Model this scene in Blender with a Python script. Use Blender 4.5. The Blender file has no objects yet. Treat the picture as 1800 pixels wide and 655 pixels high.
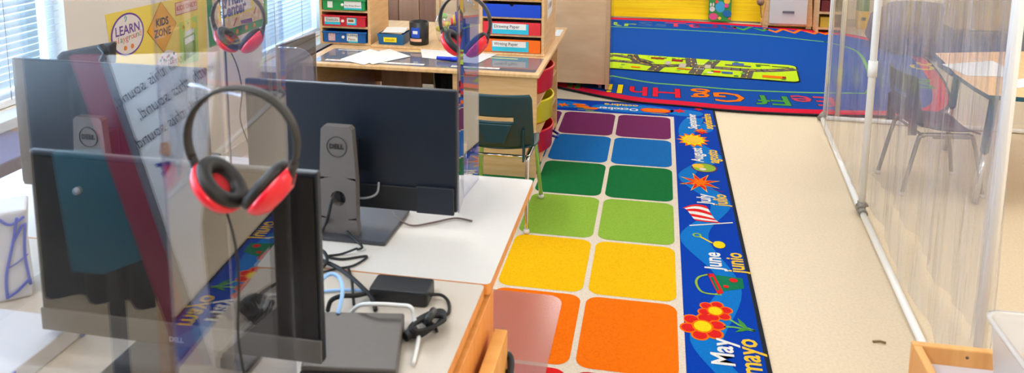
import bpy, bmesh, math, random
from mathutils import Vector, Matrix
random.seed(7)
S = bpy.context.scene
COL = S.collection
PI = math.pi
R_ = math.radians

# ------------------------------------------------------------------ camera
H = 1.72
YAW, PITCH, ROLL, F, CY = -.1848, .1552, .0056, 1385.09, -10.29
fwd = Vector((math.sin(YAW)*math.cos(PITCH), math.cos(YAW)*math.cos(PITCH), -math.sin(PITCH)))
_r = Vector((math.cos(YAW), -math.sin(YAW), 0)); _u = _r.cross(fwd)
RT = math.cos(ROLL)*_r + math.sin(ROLL)*_u
UP = -math.sin(ROLL)*_r + math.cos(ROLL)*_u
CAMP = Vector((0, 0, H))
cd = bpy.data.cameras.new('camera'); cam = bpy.data.objects.new('camera', cd); COL.objects.link(cam)
cam.matrix_world = Matrix.Translation(CAMP) @ Matrix((RT, UP, -fwd)).transposed().to_4x4()
cd.sensor_fit = 'HORIZONTAL'; cd.sensor_width = 36; cd.lens = F/1800*36
cd.shift_x = 0; cd.shift_y = -(327.5-CY)/1800
cd.clip_start = .02; cd.clip_end = 200
cd.dof.use_dof = True; cd.dof.focus_distance = 4.3; cd.dof.aperture_fstop = 5.6
S.camera = cam

# a pixel of the 1800 x 655 frame -> a point on a known plane of the room
def ray(x, y): return fwd + RT*((x-900)/F) + UP*((CY-y)/F)
def at(x, y, z=0): d = ray(x, y); return CAMP + d*((z-H)/d.z)
def atY(x, y, Y): d = ray(x, y); return CAMP + d*(Y/d.y)
def atX(x, y, X): d = ray(x, y); return CAMP + d*(X/d.x)

# ------------------------------------------------------------------ light
S.view_settings.view_transform = 'Standard'; S.view_settings.look = 'None'
S.view_settings.gamma = 1; S.view_settings.use_curve_mapping = False
S.view_settings.exposure = -0.08
S.cycles.max_bounces = 10; S.cycles.transparent_max_bounces = 40
S.cycles.diffuse_bounces = 4; S.cycles.glossy_bounces = 4
S.cycles.caustics_reflective = False; S.cycles.caustics_refractive = False
S.cycles.sample_clamp_indirect = 6
w = bpy.data.worlds.new('daylight'); S.world = w; w.use_nodes = True
w.node_tree.nodes['Background'].inputs[0].default_value = (.58, .80, 1, 1)
w.node_tree.nodes['Background'].inputs[1].default_value = 1.15

def area(name, loc, rot, sx, sy, power, color):
    l = bpy.data.lights.new(name, 'AREA'); l.shape = 'RECTANGLE'; l.size = sx; l.size_y = sy
    l.energy = power; l.color = color
    o = bpy.data.objects.new(name, l); o.location = loc; o.rotation_euler = rot; COL.objects.link(o); return o
CEIL = 2.85
LAMPS = [(-1.2, .35), (1.8, 1.2), (-1.55, 3.4), (1.8, 4.4), (-.7, 7.9), (1.8, 7.9), (-1.2, -1.4), (1.8, -1.4), (4.0, 4.4), (4.0, 1.2), (.5, 8.5)]  # unseen ceiling panels; some shifted and the last added to brighten dim spots
for i, (x, y) in enumerate(LAMPS):
    area('troffer_light', (x, y, CEIL-.07), (0, 0, 0), .58, 1.18, 33 if y > 7 else 27, (1, .975, .94))
for (y, s) in ((1.43, 2.8), (5.35, 1.9)):
    area('window_daylight', (-2.62, y, 1.6), (0, R_(-90), 0), 1.7, s, 95*s, (.70, .85, 1))

# ------------------------------------------------------------------ materials
def lin(c): return tuple(((v/255)/12.92 if v/255 <= .04045 else (((v/255)+.055)/1.055)**2.4) for v in c)
MATS = {}
def mat(name, rgb, rough=.5, metal=0., spec=.5, alpha=1, trans=0, noise=0., scale=20., stretch=(1,1,1), bump=0., bscale=None, coat=0, rgb2=None, emit=0, sheen=0):
    if name in MATS: return MATS[name]
    m = bpy.data.materials.new(name); m.use_nodes = True; nt = m.node_tree; b = nt.nodes['Principled BSDF']
    c = lin(rgb)
    b.inputs['Base Color'].default_value = (*c, 1); b.inputs['Roughness'].default_value = rough
    b.inputs['Metallic'].default_value = metal; b.inputs['Specular IOR Level'].default_value = spec
    b.inputs['Coat Weight'].default_value = coat
    if sheen: b.inputs['Sheen Weight'].default_value = sheen
    if emit:
        b.inputs['Emission Color'].default_value = (*c, 1); b.inputs['Emission Strength'].default_value = emit
    if noise or bump:
        tc = nt.nodes.new('ShaderNodeTexCoord'); mp = nt.nodes.new('ShaderNodeMapping'); mp.inputs['Scale'].default_value = stretch
        nt.links.new(tc.outputs['Object'], mp.inputs[0])
        n = nt.nodes.new('ShaderNodeTexNoise'); n.inputs['Scale'].default_value = scale; n.inputs['Detail'].default_value = 5
        nt.links.new(mp.outputs[0], n.inputs['Vector'])
        if noise:
            r = nt.nodes.new('ShaderNodeValToRGB')
            c2 = lin(rgb2) if rgb2 else tuple(v*(1-noise) for v in c)
            r.color_ramp.elements[0].color = (*c2, 1); r.color_ramp.elements[1].color = (*c, 1)
            r.color_ramp.elements[0].position = .32; r.color_ramp.elements[1].position = .62
            nt.links.new(n.outputs[0], r.inputs[0]); nt.links.new(r.outputs[0], b.inputs['Base Color'])
        if bump:
            n2 = n
            if bscale:
                n2 = nt.nodes.new('ShaderNodeTexNoise'); n2.inputs['Scale'].default_value = bscale; n2.inputs['Detail'].default_value = 3
                nt.links.new(mp.outputs[0], n2.inputs['Vector'])
            bp = nt.nodes.new('ShaderNodeBump'); bp.inputs['Strength'].default_value = bump; bp.inputs['Distance'].default_value = .01
            nt.links.new(n2.outputs[0], bp.inputs['Height']); nt.links.new(bp.outputs[0], b.inputs['Normal'])
    MATS[name] = m; return m
def clear(name, tint=(1,1,1), base=.04, gain=1., rough=0.0, milk=0., milkcol=(1,1,1), wrinkle=0.):
    """thin clear plastic: see-through, mirror-like at a slant (Schlick), optional milkiness and wrinkles"""
    if name in MATS: return MATS[name]
    m = bpy.data.materials.new(name); m.use_nodes = True; nt = m.node_tree; N = nt.nodes; L = nt.links
    N.remove(N['Principled BSDF']); out = N['Material Output']
    g = N.new('ShaderNodeNewGeometry'); dt = N.new('ShaderNodeVectorMath'); dt.operation = 'DOT_PRODUCT'
    L.new(g.outputs['Incoming'], dt.inputs[0])
    def mth(op, a, b=None):
        n = N.new('ShaderNodeMath'); n.operation = op
        for i, v in enumerate((a, b)):
            if v is None: continue
            if isinstance(v, (int, float)): n.inputs[i].default_value = v
            else: L.new(v, n.inputs[i])
        return n.outputs[0]
    nrm = g.outputs['Normal']
    if wrinkle:
        tc = N.new('ShaderNodeTexCoord'); mp = N.new('ShaderNodeMapping'); mp.inputs['Scale'].default_value = (1, 1, .12)
        L.new(tc.outputs['Object'], mp.inputs[0])
        ns = N.new('ShaderNodeTexNoise'); ns.inputs['Scale'].default_value = 14; ns.inputs['Detail'].default_value = 6; ns.inputs['Distortion'].default_value = .8
        L.new(mp.outputs[0], ns.inputs['Vector'])
        bp = N.new('ShaderNodeBump'); bp.inputs['Strength'].default_value = wrinkle; bp.inputs['Distance'].default_value = .02
        L.new(ns.outputs[0], bp.inputs['Height']); nrm = bp.outputs[0]
    L.new(nrm, dt.inputs[1])
    c = mth('ABSOLUTE', dt.outputs['Value']); om = mth('SUBTRACT', 1, c); p5 = mth('POWER', om, 5)
    fac = mth('MINIMUM', mth('ADD', mth('MULTIPLY', p5, (1-base)*gain), base), .9)
    tr = N.new('ShaderNodeBsdfTransparent'); tr.inputs[0].default_value = (*tint, 1)
    gl = N.new('ShaderNodeBsdfGlossy'); gl.inputs['Roughness'].default_value = rough
    if wrinkle: L.new(nrm, gl.inputs['Normal'])
    body = tr.outputs[0]
    if milk:
        df = N.new('ShaderNodeBsdfDiffuse'); df.inputs[0].default_value = (*milkcol, 1)
        tl = N.new('ShaderNodeBsdfTranslucent'); tl.inputs[0].default_value = (*milkcol, 1)
        ms = N.new('ShaderNodeMixShader'); L.new(df.outputs[0], ms.inputs[1]); L.new(tl.outputs[0], ms.inputs[2])
        mx = N.new('ShaderNodeMixShader'); mx.inputs[0].default_value = milk
        if wrinkle:
            rp = N.new('ShaderNodeValToRGB'); rp.color_ramp.elements[0].position = .42; rp.color_ramp.elements[1].position = .72
            rp.color_ramp.elements[0].color = (milk*.7,)*3+(1,); rp.color_ramp.elements[1].color = (min(1, milk*2.6),)*3+(1,)
            L.new(ns.outputs[0], rp.inputs[0]); L.new(rp.outputs[0], mx.inputs[0])
        L.new(tr.outputs[0], mx.inputs[1]); L.new(ms.outputs[0], mx.inputs[2]); body = mx.outputs[0]
    mix = N.new('ShaderNodeMixShader'); L.new(fac, mix.inputs[0]); L.new(body, mix.inputs[1]); L.new(gl.outputs[0], mix.inputs[2])
    L.new(mix.outputs[0], out.inputs[0]); MATS[name] = m; return m

FLOOR = mat('vinyl_tile', (220, 202, 172), .42, noise=.05, scale=90, rgb2=(212, 192, 161))
WALL = mat('painted_wall', (244, 236, 224), .8, noise=.03, scale=3)
WHITE = mat('white_paint', (240, 240, 240), .5)
CEILM = mat('ceiling_tile', (240, 238, 232), .9, noise=.05, scale=40)
MAPLE = mat('maple', (226, 186, 136), .45, noise=.2, scale=5, stretch=(1, 1, 9), rgb2=(214, 168, 114))
MAPLEH = mat('maple_flat', (229, 190, 140), .4, noise=.2, scale=5, stretch=(9, 1, 1), rgb2=(215, 170, 116))
BIRCH = mat('birch_panel', (222, 190, 152), .5, noise=.12, scale=4, stretch=(1, 1, 3), rgb2=(210, 175, 134))
ORWOOD = mat('orange_wood', (236, 158, 78), .42, noise=.2, scale=4, stretch=(1, 9, 1), rgb2=(222, 140, 62))
BROWN = mat('brown_wood', (164, 118, 90), .55, noise=.3, scale=3, stretch=(5, 1, .5), rgb2=(130, 90, 66))
LAMI = mat('white_laminate', (214, 208, 200), .3, noise=.02, scale=80)
BLACKP = mat('black_plastic', (26, 28, 32), .42, bump=.05, scale=600)
DARKB = mat('monitor_back_plastic', (19, 27, 39), .36, bump=.06, scale=500)
GREYP = mat('grey_plastic', (98, 92, 90), .45, bump=.03, scale=400)
BEZEL = mat('bezel_grey', (96, 92, 88), .4)
SCREEN = mat('dark_screen', (8, 10, 13), .25, spec=.5)
CHROME = mat('chrome', (215, 212, 208), .16, metal=1)
STEELG = mat('dull_metal', (150, 146, 142), .35, metal=.8)
RUBBER = mat('rubber_black', (20, 20, 22), .7)
CUSH = mat('ear_cushion', (28, 28, 30), .5)
REDP = mat('red_plastic', (238, 22, 48), .3, coat=.3)
REDG = mat('red_grill', (225, 40, 50), .7, bump=.3, scale=900)
BAND = mat('headband_black', (44, 42, 40), .5)
TEAL = mat('teal_plastic', (0, 54, 60), .42)
NAVY = mat('navy_plastic', (26, 32, 54), .4)
DGREY = mat('charcoal_plastic', (44, 44, 58), .5)
PVC = mat('white_pvc', (242, 240, 236), .35)
TAPE = mat('grey_duct_tape', (140, 134, 126), .4, metal=.3)
PAPER = mat('paper', (230, 229, 226), .7)
CYAN = mat('cyan_card', (40, 190, 220), .6)
INK = mat('black_ink', (30, 30, 34), .7)

ACR = clear('acrylic_side', (.96, .96, .98), .10, 1.5)
ACRE = clear('acrylic_edge', (.82, .82, .92), .10, 1., milk=.10, milkcol=(.62, .60, .80))
ACRM = clear('acrylic_front', (.985, .985, .99), .19, 1.)
ACRS = clear('acrylic_far', (.90, .91, .97), .12, 1.6)
SMOKE = clear('smoked_acrylic', (.62, .56, .50), .06, 1, milk=.35, milkcol=(.20, .18, .17))
VINYL = clear('vinyl_sheet', (.95, .95, .96), .065, .6, rough=.10, milk=.10, milkcol=(.70, .71, .80), wrinkle=1.0)
MATSHEET = clear('clear_floor_sheet', (.96, .9, .9), .04, .8, rough=.2, milk=.32, milkcol=(.74, .50, .42))
TUB = clear('frosted_tub', (.96, .97, .98), .04, .6, rough=.2, milk=.42, milkcol=(.92, .93, .94))
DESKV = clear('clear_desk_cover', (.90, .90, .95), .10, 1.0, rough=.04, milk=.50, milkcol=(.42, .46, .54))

def carpet(name, rgb, k=.16):
    return mat('carpet_'+name, rgb, .95, noise=k, scale=160, bump=.5, bscale=420, spec=.1)
C_ = dict(
 cream=carpet('cream', (232, 216, 196)), blue=carpet('royal_blue', (0, 62, 172)), sky=carpet('sky_blue', (12, 118, 200)),
 purple=carpet('purple', (118, 42, 94)), mid=carpet('mid_blue', (18, 108, 182)), green=carpet('dark_green', (18, 112, 56)),
 lime=carpet('lime', (146, 184, 62)), yellow=carpet('yellow', (250, 190, 6)), orange=carpet('orange', (252, 116, 4)),
 red=carpet('red', (226, 34, 34)), white=carpet('white', (240, 236, 230)), gold=carpet('gold', (244, 196, 60)),
 binding=carpet('binding', (38, 44, 52)), navy=carpet('rug_blue', (4, 72, 160)), crimson=carpet('crimson', (222, 20, 56)),
 leaf=carpet('leaf', (70, 150, 60)), pale=carpet('pale_green', (110, 180, 80)), yel2=carpet('bright_yellow', (246, 214, 20)),
 pink=carpet('pink', (200, 60, 90)), plum=carpet('plum', (110, 44, 100)), slate=carpet('slate', (60, 100, 160)),
 grass=carpet('play_green', (186, 218, 34)), road=carpet('road_grey', (104, 98, 92)), path=carpet('path_beige', (186, 176, 156)),
 maroon=carpet('maroon', (150, 40, 40)), bin=carpet('bucket_green', (20, 120, 80)))

# ------------------------------------------------------------------ mesh building
class P:
    def __init__(s): s.bm = bmesh.new(); s.m = []
    def mi(s, m):
        if m not in s.m: s.m.append(m)
        return s.m.index(m)
    def box(s, x0, x1, y0, y1, z0, z1, m, M=None):
        vs = [s.bm.verts.new(Vector(p) if M is None else M @ Vector(p)) for p in
              ((x0,y0,z0),(x1,y0,z0),(x1,y1,z0),(x0,y1,z0),(x0,y0,z1),(x1,y0,z1),(x1,y1,z1),(x0,y1,z1))]
        i = s.mi(m)
        for f in ((3,2,1,0),(4,5,6,7),(0,1,5,4),(1,2,6,5),(2,3,7,6),(3,0,4,7)):
            s.bm.faces.new([vs[k] for k in f]).material_index = i
        return s
    def prism(s, pts, o, X, Y, t, m, side=None):
        """outline pts (u,v) in plane o + u X + v Y, extruded by vector t (Vector) or flat when t is None"""
        a = [s.bm.verts.new(o + X*u + Y*v) for u, v in pts]; i = s.mi(m)
        f = s.bm.faces.new(a); f.material_index = i
        if t is not None:
            j = s.mi(side or m)
            b = [s.bm.verts.new(v.co + t) for v in a]
            s.bm.faces.new(b[::-1]).material_index = i
            n = len(a)
            for k in range(n): s.bm.faces.new((a[(k+1) % n], a[k], b[k], b[(k+1) % n])).material_index = j
        return s
    def flat(s, pts, z, m, o=Vector((0,0,0)), a=0.):
        ca, sa = math.cos(a), math.sin(a)
        s.prism(pts, Vector((o.x, o.y, z)), Vector((ca, sa, 0)), Vector((-sa, ca, 0)), None, m); return s
    def ring(s, A, B, z, m):
        va = [s.bm.verts.new((x, y, z)) for x, y in A]; vb = [s.bm.verts.new((x, y, z)) for x, y in B]; i = s.mi(m); n = len(A)
        for k in range(n): s.bm.faces.new((va[k], va[(k+1) % n], vb[(k+1) % n], vb[k])).material_index = i
        return s
    def tube(s, pts, r, m, seg=8, closed=False, flatk=None):
        pts = [Vector(p) for p in pts]; n = len(pts); rings = []; i = s.mi(m); up = None
        for k in range(n):
            if closed: t = pts[(k+1) % n] - pts[k-1]
            else: t = pts[min(k+1, n-1)] - pts[max(k-1, 0)]
            t.normalize()
            if up is None: up = t.orthogonal().normalized()
            up = (up - t*up.dot(t)).normalized(); sd = t.cross(up)
            rr = r[k] if isinstance(r, (list, tuple)) else r
            rings.append([s.bm.verts.new(pts[k] + (up*math.cos(2*PI*j/seg) + sd*math.sin(2*PI*j/seg))*rr) for j in range(seg)])
        for k in range(n if closed else n-1):
            a, b = rings[k], rings[(k+1) % n]
            for j in range(seg):
                f = s.bm.faces.new((a[j], a[(j+1) % seg], b[(j+1) % seg], b[j])); f.material_index = i; f.smooth = True
        if not closed:
            s.bm.faces.new(rings[0][::-1]).material_index = i; s.bm.faces.new(rings[-1]).material_index = i
        return s
    def lathe(s, prof, o, ax, m, seg=28, sx=1., xd=None, caps=True):
        """profile (radius, height) about axis ax from o"""
        ax = Vector(ax).normalized(); u = Vector(xd).normalized() if xd is not None else ax.orthogonal().normalized(); v = ax.cross(u); i = s.mi(m); rings = []
        for r, h in prof:
            if r < 1e-6: rings.append([s.bm.verts.new(o + ax*h)])
            else: rings.append([s.bm.verts.new(o + ax*h + (u*math.cos(2*PI*j/seg)*sx + v*math.sin(2*PI*j/seg))*r) for j in range(seg)])
        for a, b in zip(rings, rings[1:]):
            for j in range(seg):
                q = [a[j % len(a)], a[(j+1) % len(a)], b[(j+1) % len(b)], b[j % len(b)]]
                q = list(dict.fromkeys(q))
                if len(q) > 2: f = s.bm.faces.new(q); f.material_index = i; f.smooth = True
        for rg, fl in ((rings[0], True), (rings[-1], False)):
            if caps and len(rg) > 2: s.bm.faces.new(rg[::-1] if fl else rg).material_index = i
        return s
    def text(s, txt, size, o, X, Y, m, align='CENTER', sx=1., bold=0.):
        cu = bpy.data.curves.new('t', 'FONT'); cu.body = txt; cu.size = size; cu.align_x = align; cu.align_y = 'CENTER'; cu.resolution_u = 2
        cu.offset = bold
        ob = bpy.data.objects.new('t', cu); COL.objects.link(ob)
        dg = bpy.context.evaluated_depsgraph_get(); me = bpy.data.meshes.new_from_object(ob.evaluated_get(dg))
        i = s.mi(m); vs = [s.bm.verts.new(o + X*(v.co.x*sx) + Y*v.co.y) for v in me.vertices]
        for p in me.polygons:
            try: s.bm.faces.new([vs[k] for k in p.vertices]).material_index = i
            except ValueError: pass
        bpy.data.objects.remove(ob); bpy.data.curves.remove(cu); bpy.data.meshes.remove(me); return s
    def build(s, name, parent=None, bevel=0., smooth=False, world=True, seg=2, recalc=True):
        if recalc: bmesh.ops.recalc_face_normals(s.bm, faces=s.bm.faces)
        me = bpy.data.meshes.new(name)
        if parent is not None and world: s.bm.transform(parent['_inv'] if False else INV[parent.name])
        s.bm.to_mesh(me); s.bm.free()
        for m in s.m: me.materials.append(m)
        o = bpy.data.objects.new(name, me); COL.objects.link(o)
        if parent is not None: o.parent = parent; INV[o.name] = INV[parent.name]
        else: INV[o.name] = Matrix()
        if smooth:
            for p in me.polygons: p.use_smooth = True
        if bevel:
            b = o.modifiers.new('bevel', 'BEVEL'); b.width = bevel; b.segments = seg; b.limit_method = 'ANGLE'; b.angle_limit = R_(40)
        return o
INV = {}
def thing(name, label, cat, loc=(0,0,0), rz=0., group=None):
    o = bpy.data.objects.new(name, None); COL.objects.link(o); o.empty_display_size = .05
    o.location = loc; o.rotation_euler = (0, 0, rz); o['label'] = label; o['category'] = cat
    if group: o['group'] = group
    INV[o.name] = (Matrix.Translation(Vector(loc)) @ Matrix.Rotation(rz, 4, 'Z')).inverted()
    return o
def tag(o, label, cat, group=None):
    o['label'] = label; o['category'] = cat
    if group: o['group'] = group
    return o
def struct(o): o['kind'] = 'structure'; return o
def dup(root, loc, rz, label, group=None):
    r = root.copy(); COL.objects.link(r); r.location = loc; r.rotation_euler = (0, 0, rz); r['label'] = label
    if group: r['group'] = group
    INV[r.name] = (Matrix.Translation(Vector(loc)) @ Matrix.Rotation(rz, 4, 'Z')).inverted()
    def rec(src, dst):
        for ch in list(src.children):
            c = ch.copy(); COL.objects.link(c); c.parent = dst; INV[c.name] = INV[r.name]; rec(ch, c)
    rec(root, r); return r
def rrect(x0, x1, y0, y1, r, n=5):
    out = []
    for cx, cy, a in ((x1-r, y1-r, 0), (x0+r, y1-r, 90), (x0+r, y0+r, 180), (x1-r, y0+r, 270)):
        for k in range(n+1):
            t = R_(a + 90*k/n); out.append((cx+r*math.cos(t), cy+r*math.sin(t)))
    return out
def circ(cx, cy, r, n=20, sy=1.): return [(cx+r*math.cos(2*PI*k/n), cy+sy*r*math.sin(2*PI*k/n)) for k in range(n)]
def crom(pts, n=8, closed=False):
    pts = [Vector(p) for p in pts]; out = []; N = len(pts)
    rng = range(N) if closed else range(N-1)
    for i in rng:
        if closed: a, b, c, d = pts[i-1], pts[i], pts[(i+1) % N], pts[(i+2) % N]
        else: a, b, c, d = pts[max(i-1, 0)], pts[i], pts[i+1], pts[min(i+2, N-1)]
        for k in range(n):
            t = k/n; out.append(.5*((2*b) + (c-a)*t + (2*a-5*b+4*c-d)*t*t + (3*b-a-3*c+d)*t**3))
    if not closed: out.append(pts[-1])
    return out
EX, EY, EZ = Vector((1,0,0)), Vector((0,1,0)), Vector((0,0,1))
def V(*a): return Vector(a)

# ================================================================== SETTING
XL, XR, YB, YF = -2.45, 5.2, 9.32, -2.6
struct(P().box(XL-.1, XR+.1, YF-.1, YB+.1, -.05, 0, FLOOR).build('floor'))
struct(P().box(XL-.1, XR+.1, YF-.1, YB+.1, CEIL, CEIL+.05, CEILM).build('ceiling'))
struct(P().box(XL, XR, YB, YB+.1, 0, CEIL, WALL).build('wall_back'))
struct(P().box(XL, XR, YF-.1, YF, 0, CEIL, WALL).build('wall_front'))
struct(P().box(XR, XR+.1, YF, YB, 0, CEIL, WALL).build('wall_right'))
W1 = (.0, 2.86, .80, 2.3); W2 = (4.5, 6.4, .50, 2.3)  # near window stretched out of view so daylight reaches the mirrored board
p = P()
for y0, y1, z0, z1 in ((YF, W1[0], 0, CEIL), (W1[0], W1[1], 0, W1[2]), (W1[0], W1[1], W1[3], CEIL), (W1[1], W2[0], 0, CEIL),
                       (W2[0], W2[1], 0, W2[2]), (W2[0], W2[1], W2[3], CEIL), (W2[1], YB, 0, CEIL)):
    p.box(XL-.12, XL, y0, y1, z0, z1, WALL)
struct(p.build('wall_left'))
GLASS = clear('window_glass', (.93, .97, 1), .04, 1)
FRAMEM = mat('window_frame', (226, 234, 240), .4)
for i, W in enumerate((W1, W2)):
    y0, y1, z0, z1 = W
    p = P(); t = .05
    p.box(XL-.09, XL-.05, y0, y1, z0, z0+t, FRAMEM).box(XL-.09, XL-.05, y0, y1, z1-t, z1, FRAMEM)
    for yy in (y0, (y0+y1)/2-t/2, y1-t): p.box(XL-.09, XL-.05, yy, yy+t, z0+t, z1-t, FRAMEM)
    wn = struct(p.build('window_%d' % (i+1)))
    P().box(XL-.075, XL-.070, y0+.01, y1-.01, z0+.01, z1-.01, GLASS).build('pane', wn)
    struct(P().box(XL-.11, XL+.10, y0-.03, y1+.03, z0-.045, z0-.002, FRAMEM).build('trim_%d' % (i+1), bevel=.004))
for (x0, x1, y0, y1, n) in ((XL, XR, YB-.012, YB, 'back'), (XL, XL+.012, YF, YB, 'left')):
    struct(P().box(x0, x1, y0, y1, 0.001, .09, mat('vinyl_base', (206, 200, 188), .6)).build('baseboard_'+n))
# ceiling lamps
LENS = mat('lamp_lens', (255, 246, 230), .5, emit=1.2)
t0 = None
for i, (x, y) in enumerate(LAMPS):
    if t0 is None:
        t0 = thing('ceiling_light', 'rectangular ceiling light panel overhead, outside the photo', 'ceiling light', (x, y, CEIL), 0, 'ceiling light panels')
        P().box(x-.31, x+.31, y-.61, y+.61, CEIL-.05, CEIL-.001, WHITE).build('frame', t0, bevel=.004)
        P().box(x-.28, x+.28, y-.58, y+.58, CEIL-.055, CEIL-.05, LENS).build('diffuser', t0)
    else: dup(t0, (x, y, CEIL), 0, t0['label'])
# blinds
BL = mat('blind_slat', (214, 228, 240), .4)
def blind(W, label):
    y0, y1, z0, z1 = W
    b = thing('window_blind', label, 'blinds', (XL-.02, (y0+y1)/2, z1))
    P().box(XL-.045, XL-.003, y0+.01, y1-.01, z1-.05, z1-.01, WHITE).build('head_rail', b, bevel=.003)
    p = P(); z = z0+.05
    while z < z1-.06:
        M = Matrix.Translation((XL-.024, 0, z)) @ Matrix.Rotation(R_(-24), 4, 'Y')
        p.box(-.0125, .0125, y0+.015, y1-.015, -.0005, .0005, BL, M); z += .028
    p.build('slats', b)
    P().box(XL-.036, XL-.012, y0+.015, y1-.015, z0+.005, z0+.03, WHITE).build('bottom_rail', b, bevel=.003)
    for yy in (y0+.2, y0+.6, y1-.3): P().tube([(XL-.009, yy, z0+.03), (XL-.009, yy, z1-.05)], .0016, mat('cord_grey', (90, 96, 120), .6), 6).build('ladder_cord', b)
blind(W1, 'white slatted blind on the near window behind the leftmost monitor')
blind(W2, 'white slatted blind on the far window beside the writing desk')

# ================================================================== MONTHS RUG
GA, GB, GX, GY = .381, .4945, .1285, 5.476
BW = .308
rug = P()
x0, x1 = GX-5*GA-BW, GX+BW; y1, y0 = GY+BW, GY-7*GB-BW
rug.prism(rrect(x0, x1, y0, y1, .07, 6), V(0,0,.0005), EX, EY, V(0,0,.0065), C_['binding'])
rug.flat(rrect(x0+.017, x1-.017, y0+.017, y1-.017, .06, 6), .0074, C_['blue'])
rug.flat([(x0+BW-.014, y0+BW-.014), (x1-BW+.014, y0+BW-.014), (x1-BW+.014, y1-BW+.014), (x0+BW-.014, y1-BW+.014)], .0088, C_['cream'])
for j, cn in enumerate(('purple', 'mid', 'green', 'lime', 'yellow', 'orange', 'red')):
    for i in range(5):
        rug.flat(rrect(GX-(i+1)*GA+.011, GX-i*GA-.011, GY-(j+1)*GB+.010, GY-j*GB-.010, .052, 6), .0096, C_[cn])
Z1, Z2, Z3, Z4 = .0080, .0086, .0092, .0098
# lighter winding band along the right and far borders
pts = [(1238, 330), (1290, 400), (1200, 480), (1262, 545), (1215, 640)]
ctr = [(.29, 5.50), (.22, 5.10), (.35, 4.72), (.20, 4.40), (.36, 4.02), (.21, 3.62), (.34, 3.20), (.22, 2.76), (.35, 2.42), (.25, 2.1)]
cl = crom([(a, b, 0) for a, b in ctr], 8)
for k in range(len(cl)-1):
    w0 = .055+.012*math.sin(k*.5); w1_ = .055+.012*math.sin((k+1)*.5)
    A, B = cl[k], cl[k+1]
    rug.flat([(A.x-w0, A.y), (A.x+w0, A.y), (B.x+w1_, B.y), (B.x-w1_, B.y)], Z1, C_['sky'])
for cx, cy, rr, s in ((-.15, 5.63, .30, .33), (.22, 5.60, .13, .6), (-.75, 5.64, .28, .32), (.33, 5.28, .07, 1.4)):
    rug.flat(circ(cx, cy, rr, 24, s), Z1+.0003, C_['sky'])
Rt, Ut = EY, -EX      # right border: text runs away from the camera, tops to the middle
def rtxt(s, px, py, size, m, sx=1.): p_ = at(px, py); rug.text(s, size, V(p_.x, p_.y, Z3), Rt, Ut, m, sx=sx, bold=.0025)
for s, (a, b), (t, c, d), sz in (('May', (1273, 622), ('mayo', 1316, 626), .115), ) and (
        ('May', (1271, 622), ('mayo', 1317, 630), .115), ('June', (1254, 461), ('junio', 1293, 464), .105),
        ('July', (1238, 352), ('julio', 1267, 354), .10), ('August', (1226, 274), ('agosto', 1253, 277), .098),
        ('September', (1217, 215), ('septiembre', 1244, 215), .085)):
    rtxt(s, a, b, sz, C_['white'], .88); rtxt(t, c, d, sz, C_['gold'], .88)
def otxt(s, px, py, size, m): p_ = at(px, py); rug.text(s, size, V(p_.x, p_.y, Z3), -EX, -EY, m, bold=.0025)
otxt('October', 1086, 193, .085, C_['white']); otxt('octubre', 1092, 186.5, .078, C_['gold'])
def star(cx, cy, r1, r2, n, m, z, rot=0, sy=1., sx=1.):
    pts = []
    for k in range(2*n):
        r = r1 if k % 2 == 0 else r2; a = rot+PI*k/n; pts.append((cx+sx*r*math.cos(a), cy+sy*r*math.sin(a)))
    c = V(cx, cy, z)
    i = rug.mi(m); cv = rug.bm.verts.new(c); vs = [rug.bm.verts.new((x, y, z)) for x, y in pts]
    for k in range(len(vs)): rug.bm.faces.new((cv, vs[k], vs[(k+1) % len(vs)])).material_index = i
def strip(pts, wd, m, z):
    for a, b in zip(pts, pts[1:]):
        a, b = Vector(a), Vector(b); d = (b-a).normalized(); n = Vector((-d.y, d.x))*wd/2
        rug.flat([tuple(a-n), tuple(a+n), tuple(b+n), tuple(b-n)][::-1], z, m)
# sun
q = at(1218, 248); star(q.x, q.y, .105, .07, 12, C_['orange'], Z2, 0, 1.35); star(q.x, q.y, .085, .06, 12, C_['yel2'], Z3, .1, 1.3); rug.flat(circ(q.x, q.y, .05, 18, 1.3), Z4, C_['gold'])
# beach ball
q = at(1238, 297); rug.flat(circ(q.x, q.y, .075, 22, 1.0), Z2, C_['plum']); rug.flat(circ(q.x, q.y, .066, 22, 1.0), Z3, C_['lime']); rug.flat(circ(q.x-.035, q.y+.02, .035, 16), Z4, C_['gold']); rug.flat(circ(q.x-.01, q.y-.028, .02, 14), Z4+.0003, C_['cream'])
# firework
q = at(1230, 323); star(q.x, q.y, .125, .045, 8, C_['gold'], Z2, .3, 1.15, .95); star(q.x, q.y, .105, .04, 8, C_['red'], Z3, .3, 1.15, .95); star(q.x, q.y, .07, .03, 8, C_['orange'], Z4, .5, 1.15)
a = at(1195, 322); b = at(1272, 340); strip([(a.x, a.y), (b.x, b.y)], .008, C_['plum'], Z2)
# flag
c0, c1 = at(1200, 367), at(1288, 392)
a = at(1212, 399); b = at(1288, 394); strip([(a.x, a.y), (b.x, b.y)], .010, C_['white'], Z3)
fa, fb, fcn, fdn = at(1199, 369), at(1207, 385), at(1246, 366), at(1258, 394)
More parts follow.
